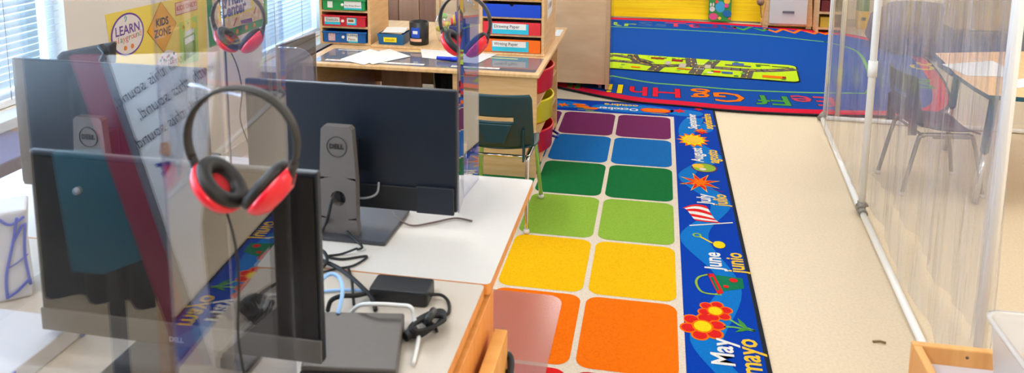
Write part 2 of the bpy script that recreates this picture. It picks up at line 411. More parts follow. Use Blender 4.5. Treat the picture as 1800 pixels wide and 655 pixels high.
# stripes run from the pole side (right, near the white pole) to the waving free edge at the left
for k in range(7):
    r0, r1 = k/7, (k+1)/7
    def fp(u, r):
        lo = Vector((at(1200, 369).x, at(1200, 369).y)).lerp(Vector((at(1222, 386).x, at(1222, 386).y)), 0)
        A_ = at(1200+ (1242-1200)*u, 368 - 4*math.sin(u*3.0) , 0); B_ = at(1222+(1266-1222)*u, 397-10*(1-u)-0*u, 0)
        return (A_.x+(B_.x-A_.x)*r, A_.y+(B_.y-A_.y)*r + .02*math.sin(r*5+u*2))
    for s_ in range(6):
        rug.flat([fp(s_/6, r0), fp(s_/6, r1), fp((s_+1)/6, r1), fp((s_+1)/6, r0)], Z3, C_['red'] if k % 2 == 0 else C_['white'])
# shovel
a = at(1231, 419); b = at(1252, 430); strip([(a.x, a.y), (b.x, b.y)], .010, C_['yel2'], Z3); q = at(1264, 433); rug.flat(circ(q.x, q.y, .028, 14, 1.3), Z3+.0002, C_['yel2'])
q = at(1225, 416); rug.ring(circ(q.x, q.y, .022, 14), circ(q.x, q.y, .013, 14), Z3, C_['lime'])
# bucket
def pxp(*pp): return [tuple(at(x, y).xy) for x, y in pp]
rug.flat(pxp((1257, 486), (1262, 516), (1308, 510), (1305, 492)), Z2, C_['bin'])
rug.flat(pxp((1243, 484), (1254, 484), (1272, 518), (1262, 521)), Z3, C_['red']); rug.flat(pxp((1248, 490), (1253, 490), (1264, 513), (1260, 514)), Z4, C_['bin'])
hb = crom([(*v, 0) for v in pxp((1246, 485), (1228, 490), (1224, 502), (1236, 517), (1268, 521))], 6); strip([tuple(v.xy) for v in hb], .010, C_['lime'], Z3)
q = at(1289, 496); rug.flat(circ(q.x, q.y, .018, 10), Z4, C_['red']); q = at(1276, 507); rug.flat(circ(q.x, q.y, .012, 10), Z4, C_['red'])
# flowers
for (px, py, rr) in ((1257, 550, .052), (1235, 577, .066)):
    q = at(px, py)
    for k in range(6):
        t = k*PI/3+.3; rug.flat(circ(q.x+rr*.85*math.cos(t), q.y+1.1*rr*.85*math.sin(t), rr*.52, 14), Z2+.00008*k, C_['orange'])
    for k in range(6):
        t = k*PI/3+.3; rug.flat(circ(q.x+rr*.85*math.cos(t), q.y+1.1*rr*.85*math.sin(t), rr*.40, 14), Z3+.00008*k, C_['red'])
    rug.flat(circ(q.x, q.y, rr*.62, 18, 1.1), Z4, C_['orange']); rug.flat(circ(q.x, q.y, rr*.5, 18, 1.1), Z4+.0003, C_['yel2'])
for pp in (((1275, 560), (1300, 575), (1328, 585)), ((1262, 577), (1290, 578), (1328, 585))): strip(pxp(*pp), .010, C_['pale'], Z2)
rug.flat(pxp((1296, 562), (1308, 572), (1316, 582), (1300, 574)), Z3, C_['leaf']); rug.flat(pxp((1292, 587), (1305, 579), (1318, 583), (1304, 586)), Z3, C_['leaf'])
# tulip further down (seen mirrored in the divider)
q = V(.30, 2.12, 0); rug.flat([(q.x-.02, q.y-.07), (q.x+.09, q.y-.02), (q.x+.05, q.y+.02), (q.x+.09, q.y+.06), (q.x-.02, q.y+.06), (q.x-.07, q.y)][::-1], Z3, C_['red'])
# October pictures: pumpkins, leaves
for (px, py, sx_, n) in ((1152, 196, .105, 1), (1024, 189, .05, 1), (1038, 192, .055, 1), (1018, 185.5, .05, 1)):
    q = at(px, py)
    for k, m_ in ((0, 'red'), (1, 'orange')):
        for j_ in (-1, 0, 1): rug.flat(circ(q.x+j_*sx_*.42, q.y, sx_*(.62-.1*k), 18, .8), Z2+.0003*k+.00008*(j_+1), C_[m_])
    strip([(q.x-.03, q.y-.07), (q.x+.09, q.y-.085)], .010, C_['lime'], Z3)
for (px, py, m_) in ((1194, 197, 'red'), (1236, 186, 'red'), (1232, 232, 'orange'), (990, 186, 'orange')):
    q = at(px, py); star(q.x, q.y, .055, .024, 6, C_[m_], Z3+.0003, .4)
for px, py in ((1222, 190), (1228, 194), (1234, 235)): q = at(px, py); star(q.x, q.y, .038, .016, 5, C_['red'], Z3+.0004, .9)
tag(rug.build('months_rug'), 'seating rug of rainbow squares with a blue months border lying on the floor', 'rug')

# ================================================================== ALPHABET RUG
out = [(-.74, 6.06), (-.2, 5.80), (.21, 5.745), (.61, 5.70), (1.08, 5.715), (1.5, 5.77), (1.93, 5.88), (2.2, 6.25), (2.42, 7.2), (2.46, 8.1), (2.1, 8.72), (1.72, 8.90), (1.17, 9.09), (.55, 9.17), (-.49, 9.22), (-1.2, 9.15), (-1.65, 8.4), (-1.7, 7.3), (-1.35, 6.45)]
O = [tuple(v.xy) for v in crom([(a, b, 0) for a, b in out], 6, True)]
def inset(O, d):
    n = len(O); R = []
    for k in range(n):
        t = (Vector(O[(k+1) % n]) - Vector(O[k-1])).normalized(); nn = Vector((-t.y, t.x)); R.append(tuple(Vector(O[k]) + nn*d))
    return R
arug = P()
arug.prism(O, V(0,0,.0105), EX, EY, V(0,0,.0065), C_['binding'])
arug.flat(inset(O, .02), .0176, C_['crimson']); arug.flat(inset(O, .125), .0182, C_['navy'])
arug.ring(inset(O, .56), inset(O, .59), .0188, C_['pale'])
ZL = .0190
for s, px, py, m_, m2 in (('Ff', 1362, 181, 'leaf', 0), ('Gg', 1263, 174.5, 'orange', 0), ('Hh', 1151, 166, 'crimson', 0), ('Ii', 1081, 160, 'yel2', 0), ('Ee', 1432, 182, 'pink', 0)):
    q = at(px, py); arug.text(s, .36, V(q.x, q.y+.02, ZL), -EX, -EY, C_['binding'], sx=.98, bold=.009); arug.text(s, .36, V(q.x, q.y+.02, ZL+.0004), -EX, -EY, C_[m_], sx=.98, bold=.003)
for s, px, py, m_ in (('Rr', 1088, 42.5, 'lime'), ('Ss', 1147, 43, 'slate'), ('Tt', 1198, 44.5, 'pink'), ('Uu', 1257, 47, 'plum'), ('Vv', 1318, 51, 'leaf'), ('Ww', 1400, 56, 'orange')):
    q = at(px, py); arug.text(s, .32, V(q.x, q.y-.09, ZL), EX, EY, C_[m_], sx=1.25, bold=.003)
for s, px, py, m_, a_ in (('Cc', 1622, 120, 'yel2', 80), ('Dd', 1618, 150, 'leaf', 80), ('Jj', 1010, 153, 'leaf', 155)):
    q = at(px, py); ca, sa = math.cos(R_(a_)), math.sin(R_(a_)); 
    X_ = V(ca, sa, 0) if s != 'Jj' else -EX; Y_ = V(-sa, ca, 0) if s != 'Jj' else -EY
    arug.text(s, .27, V(q.x, q.y, ZL), X_, Y_, C_[m_], bold=.006)
tag(arug.build('alphabet_rug'), 'big blue alphabet rug with red edge behind the months rug', 'rug')

# ================================================================== PLAY MAT
pm = P()
mo = at(1400, 120); mo.z = 0; ang = R_(-5.8)
Xm, Ym = V(math.cos(ang), math.sin(ang), 0), V(-math.sin(ang), math.cos(ang), 0)
MW, MH = 2.25, .60
def mp_(u, v): return (u, v)
O0 = V(mo.x, mo.y, 0) - Xm*MW - Ym*MH
def mflat(pts, z, m): pm.prism(pts, V(O0.x, O0.y, z), Xm, Ym, None, C_[m] if isinstance(m, str) else m)
pm.prism(rrect(0, MW, 0, MH, .07, 6), V(O0.x, O0.y, .0195), Xm, Ym, V(0,0,.006), C_['binding'])
mflat(rrect(.012, MW-.012, .012, MH-.012, .062, 6), .0262, 'grass')
zz = [.0266]
def road(pts, wd=.085, m='road', line=True):
    z = zz[0]; zz[0] += .00006
    c = [v.xy for v in crom([(a, b, 0) for a, b in pts], 8)]
    def st(wd, z, m, step=1):
        for k in range(0, len(c)-1):
            if step == 2 and k % 3: continue
            a, b = c[k], c[k+1]; d = (b-a).normalized(); n = Vector((-d.y, d.x))*wd/2
            mflat([tuple(a-n-d*.004), tuple(b-n+d*.004), tuple(b+n+d*.004), tuple(a+n-d*.004)], z, m)
    st(wd, z, m)
    if line: st(.008, .0275+zz[0]-.0266, 'gold', 2)
road([(0.02, .40), (.55, .50), (.85, .42), (1.0, .30)]); road([(.02, .12), (.5, .27), (.72, .28), (1.0, .25)])
road([(.80, .57), (.84, .42), (.93, .27), (1.1, .22), (1.35, .30), (1.9, .30), (2.23, .45)], .10)
road([(1.05, .02), (1.08, .20)], .11); road([(1.33, .58), (1.36, .30)], .10); road([(1.40, .02), (1.43, .30)], .11); road([(1.55, .58), (1.50, .32)], .10); road([(1.82, .02), (1.84, .28)], .09)
for (a, b, w_, h_, m_) in ((.30, .05, .28, .07, 'sky'), (1.17, .42, .10, .08, 'maroon'), (.98, .46, .12, .06, 'maroon'), (1.64, .40, .22, .05, 'road'), (1.70, .44, .10, .08, 'slate'),
                      (1.62, .10, .09, .07, 'slate'), (1.55, .12, .06, .06, 'red'), (1.95, .07, .16, .08, 'orange'), (2.08, .08, .06, .07, 'maroon'), (1.90, .50, .12, .02, 'binding'), (2.04, .48, .14, .02, 'binding'),
                      (1.24, .14, .12, .03, 'red'), (.40, .40, .18, .04, 'maroon'), (.10, .48, .12, .04, 'maroon'), (.10, .03, .12, .05, 'maroon'), (1.30, .20, .06, .16, 'path'), (1.12, .27, .05, .13, 'path'), (1.47, .24, .05, .13, 'path'),
                      (.85, .08, .08, .04, 'orange'), (1.5, .07, .05, .05, 'cream')):
    if 1.2 <= a <= 1.31 and m_ == 'path': a -= .05
    mflat([(a, b), (a+w_, b), (a+w_, b+h_), (a, b+h_)], .0290+random.random()*.0004, m_)
for k in range(34):
    a, b = random.uniform(.05, MW-.08), random.choice([.05, .09, .16, .46, .52, .55]); mflat(circ(a, b, .014+.01*random.random(), 8), .0286+k*.00001, random.choice(['leaf', 'green', 'pale']))
for k in range(6): a = .95+.055*k; mflat([(a, .50), (a+.004, .50), (a+.004, .57), (a, .57)], .0287, 'leaf')
for k in range(5): mflat([(1.38+.018*k, .375), (1.39+.018*k, .375), (1.39+.018*k, .395), (1.38+.018*k, .395)], .0299, 'white'); mflat([(1.385+.018*k, .19), (1.395+.018*k, .19), (1.395+.018*k, .21), (1.385+.018*k, .21)], .0299, 'white')
tag(pm.build('road_play_mat'), 'long green toy road play mat lying on the blue alphabet rug', 'play mat')

# ================================================================== WRITING DESK
DZ = .618
D0, D1 = 4.15, 5.50
dk = thing('writing_desk', 'maple writing desk with grey covered top and open bin shelves', 'desk', (-1.3, 4.8, 0))
p = P(); p.box(-2.03, -.622, D0, D1, DZ-.022, DZ, MAPLEH); p.build('desk_top', dk, bevel=.004)
p = P(); p.box(-1.12, -.640, D0+.03, D0+.05, .0102, DZ-.0225, MAPLE); p.build('front_panel', dk, bevel=.002)
p = P(); p.box(-1.12, -.640, 5.08, 5.10, .0102, DZ-.0225, MAPLE); p.build('back_panel', dk, bevel=.002)
p = P(); p.box(-1.12, -1.10, D0+.05, 5.08, .0102, DZ-.0225, MAPLE); p.build('inner_panel', dk)
for z in (.03, .215, .40): P().box(-1.10, -.645, D0+.051, 5.079, z, z+.015, MAPLE).build('shelf', dk)
P().box(-2.02, -2.0, D0+.02, 5.4, .0102, DZ-.0225, MAPLE).build('end_panel', dk)
P().box(-1.999, -1.121, 5.3, 5.32, .2, DZ-.0225, MAPLE).build('rear_panel', dk)
P().box(-1.75, -1.48, 4.75, 4.77, .0102, DZ-.0225, BROWN).build('modesty_panel', dk)
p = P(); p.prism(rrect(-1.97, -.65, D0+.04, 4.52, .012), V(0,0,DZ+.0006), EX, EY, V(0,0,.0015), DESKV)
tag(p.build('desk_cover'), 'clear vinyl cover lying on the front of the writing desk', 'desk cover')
ctr_ = mat('letter_strip', (238, 232, 222), .6)
for i, (xa, xb, ya) in enumerate(((-1.90, -1.30, D0+.065), (-1.14, -.86, D0+.065))):
    p = P(); p.box(xa, xb, ya, ya+.03, DZ+.0023, DZ+.0030, ctr_)
    n = int((xb-xa)/.045)
    for k in range(n): p.text('ABCDEFGHIJKLMNOPQRSTUVWXYZ'[(k+i*14) % 26]+'abcdefghijklmnopqrstuvwxyz'[(k+i*14) % 26], .022, V(xa+.022+k*.045, ya+.015, DZ+.0033), EX, EY, mat('strip_red', (200, 60, 60), .6) if k % 2 else INK)
    tag(p.build('alphabet_strip'), ('long alphabet strip on the front edge of the desk, left one', 'shorter alphabet strip on the front edge of the desk, near its corner')[i], 'letter strip')
for i, (xa, xb, ya) in enumerate(((-1.93, -1.55, 4.485), (-1.0, -.80, 4.47))):
    tag(P().box(xa, xb, ya, ya+.012, DZ+.0023, DZ+.003, ctr_ if i == 0 else mat('yellow_tape', (236, 230, 150), .6)).build('tape_strip'), ('thin white strip on the desk before the stencil drawers', 'pale yellow strip on the desk before the paper trays')[i], 'tape')
tag(P().box(-1.50, -1.40, 4.555, 4.57, DZ+.0005, DZ+.0012, mat('yellow_tape', (236, 230, 150), .6)).build('tape_strip'), 'small yellow strip on the desk below the blue pencil bin', 'tape')

# -------- round tubs in the desk's end
def tub(z, y, m, label):
    t = thing('round_tub', label, 'tub', (-.78, y, z))
    w_ = .0
    pr_ = []
    P().lathe([(.215, 0), (.228, .010), (.234, .128), (.240, .134), (.240, .145), (.228, .145), (.215, .02), (0, .018)], V(-.84, y, z), EZ, m, 36, 1.).build('body', t)
    if z < .1: P().tube([(-.614+.0, y+.05, z+.05), (-.585, y+.06, z+.04), (-.580, y+.10, z+.045), (-.62, y+.12, z+.06)], .008, mat('blue_handle', (20, 60, 160), .4), 8).build('handle', t)
RT_, YT_ = mat('tub_red', (226, 18, 34), .35), mat('tub_yellow', (240, 220, 0), .35)
tub(.416, 4.62, RT_, 'round red tub on the top shelf of the desk end')
tub(.231, 4.62, YT_, 'round yellow tub on the middle shelf of the desk end')
tub(.046, 4.62, RT_, 'round red tub on the bottom shelf of the desk end')

# -------- drawer organisers
def sticker(p, x, y, z, w_, h_, m): p.box(x, x+w_, y-.0016, y-.0004, z, z+h_, m)
OX0, OX1, OY = -2.10, -1.80, 4.64
og = thing('drawer_organizer', 'wooden drawer organizer of green, red and blue bins at the desk back', 'organizer', (-1.95, 4.8, DZ))
P().box(OX0-.018, OX0, OY, OY+.34, DZ+.001, DZ+.62, MAPLE).build('side_panel', og, bevel=.002)
P().box(OX1+.005, OX1+.023, OY, OY+.34, DZ+.001, DZ+.62, MAPLE).build('side_panel', og, bevel=.002)
P().box(OX0, OX1+.005, OY+.32, OY+.338, DZ+.001, DZ+.62, MAPLE).build('back_panel', og)
for k in range(6):
    P().box(OX0, OX1+.005, OY, OY+.32, DZ+.002+k*.104, DZ+.014+k*.104, MAPLEH).build('shelf', og)
bins = [('blue', (6, 92, 170), 'blue plastic bin with rubbing plates label, bottom drawer'), ('red', (206, 32, 52), 'red plastic bin with stencils label, second drawer from the bottom'),
        ('green', (30, 150, 80), 'green plastic bin, third drawer from the bottom of the left organizer'), ('yellow', (240, 200, 20), 'yellow plastic bin above the green one'), ('purple', (110, 60, 150), 'purple plastic bin at the organizer top')]
for k, (nm, rgb, lb) in enumerate(bins):
    z = DZ+.016+k*.104; m_ = mat('bin_'+nm, rgb, .35)
    b = thing('plastic_bin', lb, 'bin', ((OX0+OX1)/2, OY+.1, z))
    p = P(); e = .008
    def ringbox(x0, x1, y0, y1, z0, z1, t, m_):
        p.box(x0, x1, y0, y0+t, z0, z1, m_).box(x0, x1, y1-t, y1, z0, z1, m_).box(x0, x0+t, y0+t, y1-t, z0, z1, m_).box(x1-t, x1, y0+t, y1-t, z0, z1, m_).box(x0+t, x1-t, y0+t, y1-t, z0, z0+.004, m_)
    ringbox(OX0+.012, OX1-.008, OY-.012, OY+.28, z, z+.068, .004, m_)
    p.box(OX0+.003, OX1+.002, OY-.022, OY-.010, z+.062, z+.072, m_)
    p.build('body', b, bevel=.002)
    P().lathe([(0, 0), (.010, .001), (.010, .006), (.006, .012), (0, .013)], V((OX0+OX1)/2-.005, OY-.012, z+.036), -EY, mat('white_knob', (240, 236, 228), .3), 14).build('knob', b)
    p = P(); yy = OY-.0125
    if nm == 'red':
        sticker(p, OX0+.022, yy, z+.012, .105, .016, CYAN); sticker(p, OX0+.022, yy, z+.026, .102, .034, PAPER)
        p.text('Stencils', .027, V(OX0+.073, yy-.0030, z+.042), EX, EZ, INK); p.build('label_card', b); p = P(); sticker(p, OX0+.172, yy, z+.012, .064, .046, CYAN); sticker(p, OX0+.176, yy-.001, z+.024, .05, .032, PAPER)
        p.box(OX0+.182, OX0+.218, yy-.004, yy-.003, z+.032, z+.048, mat('beads', (170, 130, 60), .6, noise=.5, scale=300, rgb2=(120, 40, 60)))
    elif nm == 'blue':
        sticker(p, OX0+.045, yy, z+.010, .046, .048, mat('print_pink', (220, 200, 208), .7, noise=.2, scale=150, rgb2=(190, 120, 130))); p.build('picture_card', b); p = P(); sticker(p, OX0+.18, yy, z+.002, .062, .022, CYAN)
        sticker(p, OX0+.170, yy-.001, z+.012, .072, .050, PAPER); p.text('Rubbing', .021, V(OX0+.206, yy-.0035, z+.050), EX, EZ, INK); p.text('Plates', .021, V(OX0+.203, yy-.0035, z+.024), EX, EZ, INK)
    elif nm == 'green':
        sticker(p, OX0+.045, yy, z+.016, .034, .04, PAPER); p.build('picture_card', b); p = P(); sticker(p, OX0+.155, yy, z+.008, .118, .052, CYAN); sticker(p, OX0+.157, yy-.001, z+.018, .114, .042, PAPER); p.text('Dry Erase Board', .0155, V(OX0+.214, yy-.0035, z+.032), EX, EZ, INK)
    else: sticker(p, OX0+.05, yy, z+.016, .1, .04, PAPER)
    p.build('label_card', b)
# right organiser with paper trays
QX0, QX1, QY = -1.04, -.662, 4.60
og = thing('paper_organizer', 'wooden paper tray organizer at the desk corner with picture sheet on its side', 'organizer', (-.85, 4.8, DZ))
for xx in (QX0-.018, QX1-.018): P().box(xx, xx+.018, QY, QY+.52, DZ+.001, DZ+.70, MAPLE).build('side_panel', og, bevel=.002)
P().box(QX0, QX1-.018, QY+.50, QY+.518, DZ+.001, DZ+.70, MAPLE).build('back_panel', og)
P().box(QX0-.03, QX1+.006, QY-.03, QY+.0-.001, DZ+.001, DZ+.010, MAPLEH).build('base_lip', og, bevel=.002)
for k in range(6): P().box(QX0, QX1-.018, QY, QY+.50, DZ+.002+k*.108, DZ+.013+k*.108, MAPLEH).build('shelf', og)
p = P(); xs = QX1+.0004
p.prism([(QY+.13, DZ+.20), (QY+.34, DZ+.22), (QY+.34, DZ+.52), (QY+.13, DZ+.50)], V(xs, 0, 0), EY, EZ, V(.0006,0,0), PAPER)
for k in range(10): p.prism(circ(QY+.18+.055*(k % 3)+random.uniform(-.01,.01), DZ+.28+.07*(k//3)+random.uniform(-.008,.008), .018, 10, 1.2), V(xs+.0012+k*.00005, 0, 0), EY, EZ, None, random.choice([mat('photo_dark', (70, 60, 66), .6), mat('photo_skin', (190, 140, 120), .6)]))
p.build('picture_sheet', og)
P().lathe([(0, 0), (.008, .001), (.006, .003), (0, .004)], V(QX1+.0005, QY+.09, DZ+.10), EX, mat('silver_cap', (220, 214, 206), .3), 12).build('screw_cap', og)
trays = [('orange', (244, 110, 10), 'Writing Paper', 'orange tray labelled for writing paper, lowest in the right organizer'), ('red', (222, 50, 60), 'Drawing Paper', 'red tray labelled for drawing paper, above the orange tray'),
         ('blue', (10, 70, 200), '', 'plain blue tray above the red tray, notched at its top'), ('yellow', (246, 180, 10), '', 'yellow tray at the top edge of the photo above the blue tray'), ('green', (40, 150, 70), '', 'green tray above the yellow tray')]
for k, (nm, rgb, tx, lb) in enumerate(trays):
    z = DZ+.014+k*.108; m_ = mat('tray_'+nm, rgb, .4)
    b = thing('paper_tray', lb, 'tray', (-.85, QY+.1, z)); hh = .078; xa, xb = QX0+.004, QX1-.022
    p = P()
    if nm == 'blue':
        c = [((xa+xb)/2+.012*math.cos(R_(a)), z+hh+.012*math.sin(R_(a))) for a in range(180, 361, 20)]
        p.prism([(xa, z), (xb, z), (xb, z+hh)] + [(u, v) for u, v in c[::-1]] + [(xa, z+hh)], V(0, QY-.008, 0), EX, EZ, V(0,.004,0), m_)
    else: p.box(xa, xb, QY-.008, QY-.004, z, z+hh, m_)
    p.box(xa, xa+.004, QY-.004, QY+.40, z, z+hh*.8, m_).box(xb-.004, xb, QY-.004, QY+.40, z, z+hh*.8, m_).box(xa+.004, xb-.004, QY-.004, QY+.40, z, z+.003, m_)
    p.build('body', b)
    P().box(xa+.02, xb-.02, QY+.01, QY+.30, z+.0035, z+.03, PAPER).build('paper_stack', b)
    if tx:
        p = P(); yy = QY-.0082
        sticker(p, xa+.055, yy, z+.004, .225, .064, CYAN); sticker(p, xa+.060, yy-.0012, z+.032, .205, .036, PAPER)
        p.text(tx, .026, V(xa+.068, yy-.004, z+.050), EX, EZ, INK, 'LEFT')
        p.build('label_card', b)
tag(P().box(-.685, -.640, 5.18, 5.40, DZ+.001, DZ+.003, PAPER).build('paper_sheet'), 'small white sheet at the far right corner of the desk', 'paper')
# low ledge under the desk accessories
tag(P().box(-1.765, -1.08, 4.60, 4.90, DZ+.001, DZ+.014, MAPLEH).build('desk_ledge', bevel=.002), 'low wooden ledge on the desk under the pencil bin and cup', 'ledge')
LZ = DZ+.0145
# blue bin with paper
b = thing('pencil_bin', 'small blue bin with yellow label and loose papers on the desk ledge', 'bin', (-1.63, 4.72, LZ))
p = P(); X0, X1, Y0, Y1, hh = -1.73, -1.555, 4.63, 4.80, .068; mb = mat('bin_blue2', (10, 96, 150), .35)
for (a, bb, c, d) in ((X0, Y0, X1, Y0), (X1, Y0, X1, Y1), (X1, Y1, X0, Y1), (X0, Y1, X0, Y0)):
    cx, cy = (X0+X1)/2, (Y0+Y1)/2; s1 = .90
    q = [V(cx+(a-cx)*s1, cy+(bb-cy)*s1, LZ), V(cx+(c-cx)*s1, cy+(d-cy)*s1, LZ), V(c, d, LZ+hh), V(a, bb, LZ+hh)]
    nrm = (q[1]-q[0]).cross(q[3]-q[0]).normalized()*-.004
    i = p.mi(mb); vs = [p.bm.verts.new(v) for v in q]+[p.bm.verts.new(v+nrm) for v in q]
    for f in ((0,1,2,3),(7,6,5,4),(0,4,5,1),(1,5,6,2),(2,6,7,3),(3,7,4,0)): p.bm.faces.new([vs[k] for k in f]).material_index = i
p.box(X0+.01, X1-.01, Y0+.01, Y1-.01, LZ, LZ+.004, mb); p.build('body', b)
p = P(); sticker(p, X0+.042, Y0+.003, LZ+.018, .085, .030, mat('yellow_label', (246, 222, 10), .6)); p.text('pencils', .022, V(X0+.085, Y0-.003, LZ+.034), EX, EZ, mat('brown_ink', (150, 110, 20), .6)); p.build('label_card', b)
for k, (dz, a, mm) in enumerate(((.078, 6, PAPER), (.072, -8, mat('tan_card', (216, 186, 150), .7)))):
    M = Matrix.Translation((-1.64, 4.72, LZ+dz)) @ Matrix.Rotation(R_(a), 4, 'Z') @ Matrix.Rotation(R_(4), 4, 'X')
    tag(P().box(-.07, .07, -.06, .07, -.001, .001, mm, M).build('loose_paper'), ('white paper lying on top of the small blue bin', 'tan card sticking out of the small blue bin')[k], 'paper')
# black cup
b = thing('pencil_cup', 'black cylindrical cup with blue label on the desk ledge', 'cup', (-1.475, 4.70, LZ))
P().lathe([(.058, 0), (.060, .003), (.062, .145), (.058, .145), (.055, .006), (0, .006)], V(-1.475, 4.70, LZ), EZ, BLACKP, 32).build('body', b)
p = P()
for (a0, a1, z0, z1, mm, r) in ((-125, -70, .05, .115, mat('label_blue', (20, 76, 190), .5), .0630), (-112, -82, .075, .095, PAPER, .0636), (-135, -60, .026, .044, mat('label_peach', (236, 180, 150), .6), .0630)):
    i = p.mi(mm); pa = []
    for k in range(9):
        t = R_(a0+(a1-a0)*k/8); pa.append((p.bm.verts.new((-1.475+r*math.cos(t), 4.70+r*math.sin(t), LZ+z0)), p.bm.verts.new((-1.475+r*math.cos(t), 4.70+r*math.sin(t), LZ+z1))))
    for a_, b_ in zip(pa, pa[1:]): p.bm.faces.new((a_[0], b_[0], b_[1], a_[1])).material_index = i
p.build('label_card', b)
# plastic flower bundle behind the cup and a dark blue caddy
b = thing('craft_bundle', 'yellow and orange craft bundle in clear wrap behind the black cup', 'craft supplies', (-1.34, 4.82, LZ))
for k in range(26):
    x, y, z = -1.345+random.uniform(-.05, .05), 4.82+random.uniform(-.04, .04), LZ+.03+random.uniform(0, .13)
    if k < 8: P().lathe([(0, -.018), (.015, -.01), (.02, 0), (.015, .012), (0, .018)], V(x, y, z), V(random.uniform(-1,1), random.uniform(-1,0), .5), [mat('craft_y', (228, 210, 50), .5), mat('craft_g', (120, 190, 80), .5), mat('craft_o', (236, 140, 80), .5)][k % 3], 9).build('pompom', b)
P().lathe([(.045, 0), (.06, .05), (.07, .12), (.055, .17)], V(-1.335, 4.82, LZ), EZ, clear('cello', (.97, .97, .97), .06, .8, rough=.1, milk=.12), 12).build('clear_wrap', b)
b = thing('marker_caddy', 'dark blue marker caddy standing on the desk behind the hanging headphones', 'caddy', (-1.24, 4.75, LZ))
p = P(); cm = mat('caddy_blue', (44, 56, 110), .45, noise=.4, scale=120, rgb2=(30, 36, 70)); p.prism(rrect(-1.28, -1.165, 4.68, 4.80, .02), V(0,0,LZ), EX, EY, V(0,0,.125), cm); p.build('body', b, bevel=.003)
for k in range(7):
    a = -1.265+.014*k; P().tube([(a, 4.72+.01*(k % 3), LZ+.126), (a-.005, 4.725, LZ+.17+.02*(k % 3))], .006, mat('mk%d' % (k % 4), [(240, 60, 60), (250, 200, 40), (90, 60, 170), (240, 90, 120)][k % 4], .4), 8).build('marker', b)
tag(P().box(-1.13, -1.09, 4.68, 4.74, LZ, LZ+.05, mat('small_blue', (40, 60, 120), .5)).build('block_box', bevel=.002), 'small dark blue box on the desk beside the paper organizer', 'box')
# papers on desk
def sheet(corners, z, label, m=PAPER):
    p = P(); p.prism([tuple(at(x, y, z).xy) for x, y in corners], V(0,0,z), EX, EY, V(0,0,.0008), m)
    tag(p.build('paper_sheet'), label, 'paper')
sheet(((598, 104), (650, 86), (688, 96), (640, 114)), DZ+.0035, 'white sheet of paper on the desk, left one under another sheet')
sheet(((624, 99), (684, 86), (722, 99), (655, 113)), DZ+.0048, 'white sheet of paper on the desk, lying over the left sheet')
sheet(((738, 80), (800, 78), (880, 92), (838, 112), (742, 101)), DZ+.0035, 'white paper on the desk under the blue marker')
b = thing('blue_marker', 'blue marker lying on white paper on the desk', 'marker', (-1.22, 4.39, DZ+.018))
a_, c_ = at(768, 102, DZ+.018), at(806, 104, DZ+.018)
P().tube([a_, a_.lerp(c_, .66)], .0115, mat('marker_blue', (16, 50, 200), .35), 14).build('barrel', b); P().tube([a_.lerp(c_, .665), c_], .0125, mat('marker_cap', (20, 60, 220), .3), 14).build('cap', b)

# -------- things under / behind the desk
cbl = P()
for k in range(7):
    x = -1.45+.05*k; cbl.tube(crom([(x, 4.95, .5), (x+.05*math.sin(k), 4.93, .35), (x+.02, 4.95+.02*k*.3, .2), (x+.1, 4.9, .10)], 5), .006, INK if k % 2 else mat('white_cable', (230, 230, 228), .5), 6)
tag(cbl.build('cable_bundle'), 'bundle of black and white cables hanging under the desk', 'cables')
struct_d = thing('dark_equipment_box', 'black equipment box in the shadow under the writing desk', 'box', (-1.3, 5.1, 0))
P().box(-1.47, -1.14, 5.0, 5.25, .0105, .42, RUBBER).build('body', struct_d, bevel=.01); P().box(-1.42, -1.2, 4.995, 5.0, .25, .35, DGREY).build('front_plate', struct_d)

# tall rolling divider cabinet
cab = thing('rolling_cabinet', 'tall birch rolling cabinet with plain back standing on the rugs', 'cabinet', (-1.1, 6.2, 0))
ca = R_(-4)
c0 = at(1071, 160, .055); CX1 = -.352; CYF = 6.03
P().box(-1.72, CX1-.03, CYF+.012, CYF+.024, .065, 1.35, BIRCH).build('back_panel', cab)
P().box(CX1-.03, CX1, CYF, CYF+.40, .028, 1.35, mat('cabinet_edge', (206, 170, 130), .45, noise=.1, scale=6, stretch=(1,1,8))).build('side_panel', cab, bevel=.003)
P().box(-1.75, -1.72, CYF, CYF+.40, .06, 1.35, MAPLE).build('side_panel', cab, bevel=.003)
for z in (.065, .50, .92, 1.33): P().box(-1.72, CX1-.03, CYF+.024, CYF+.39, z, z+.02, MAPLE).build('shelf', cab)
for xx in (-1.68, -.43):
    for yy in (CYF+.06, CYF+.34):
        cs = P().box(xx-.02, xx+.02, yy-.02, yy+.02, .052, .064, CHROME).build('caster', cab)
        P().lathe([(0, -.012), (.017, -.012), (.019, -.006), (.019, .006), (.017, .012), (0, .012)], V(xx+.005, yy, .0390), EX, mat('caster_purple', (120, 100, 140), .4), 18).build('wheel', cs)
p_ = P(); p_.box(CX1+.0002, CX1+.006, CYF+.01, CYF+.4, .05, 1.35, clear('clear_edge_film', (.9, .94, .97), .08, 1)); p_.build('edge_film', cab)
# brown wooden board behind the desk
bb = thing('brown_cabinet', 'brown wooden cabinet standing left behind the writing desk', 'cabinet', (-2.0, 6.3, 0))
for k in range(3): P().box(-2.30+.18*k, -2.125+.18*k, 6.2, 6.5, .001, 1.3, BROWN if k % 2 == 0 else mat('brown_light', (182, 136, 104), .5, noise=.2, scale=3, stretch=(5, 1, .5))).build('door', bb, bevel=.002)
P().box(-1.755, -1.752, 6.19, 6.23, .001, 1.3, RUBBER).build('edge_strip', bb)

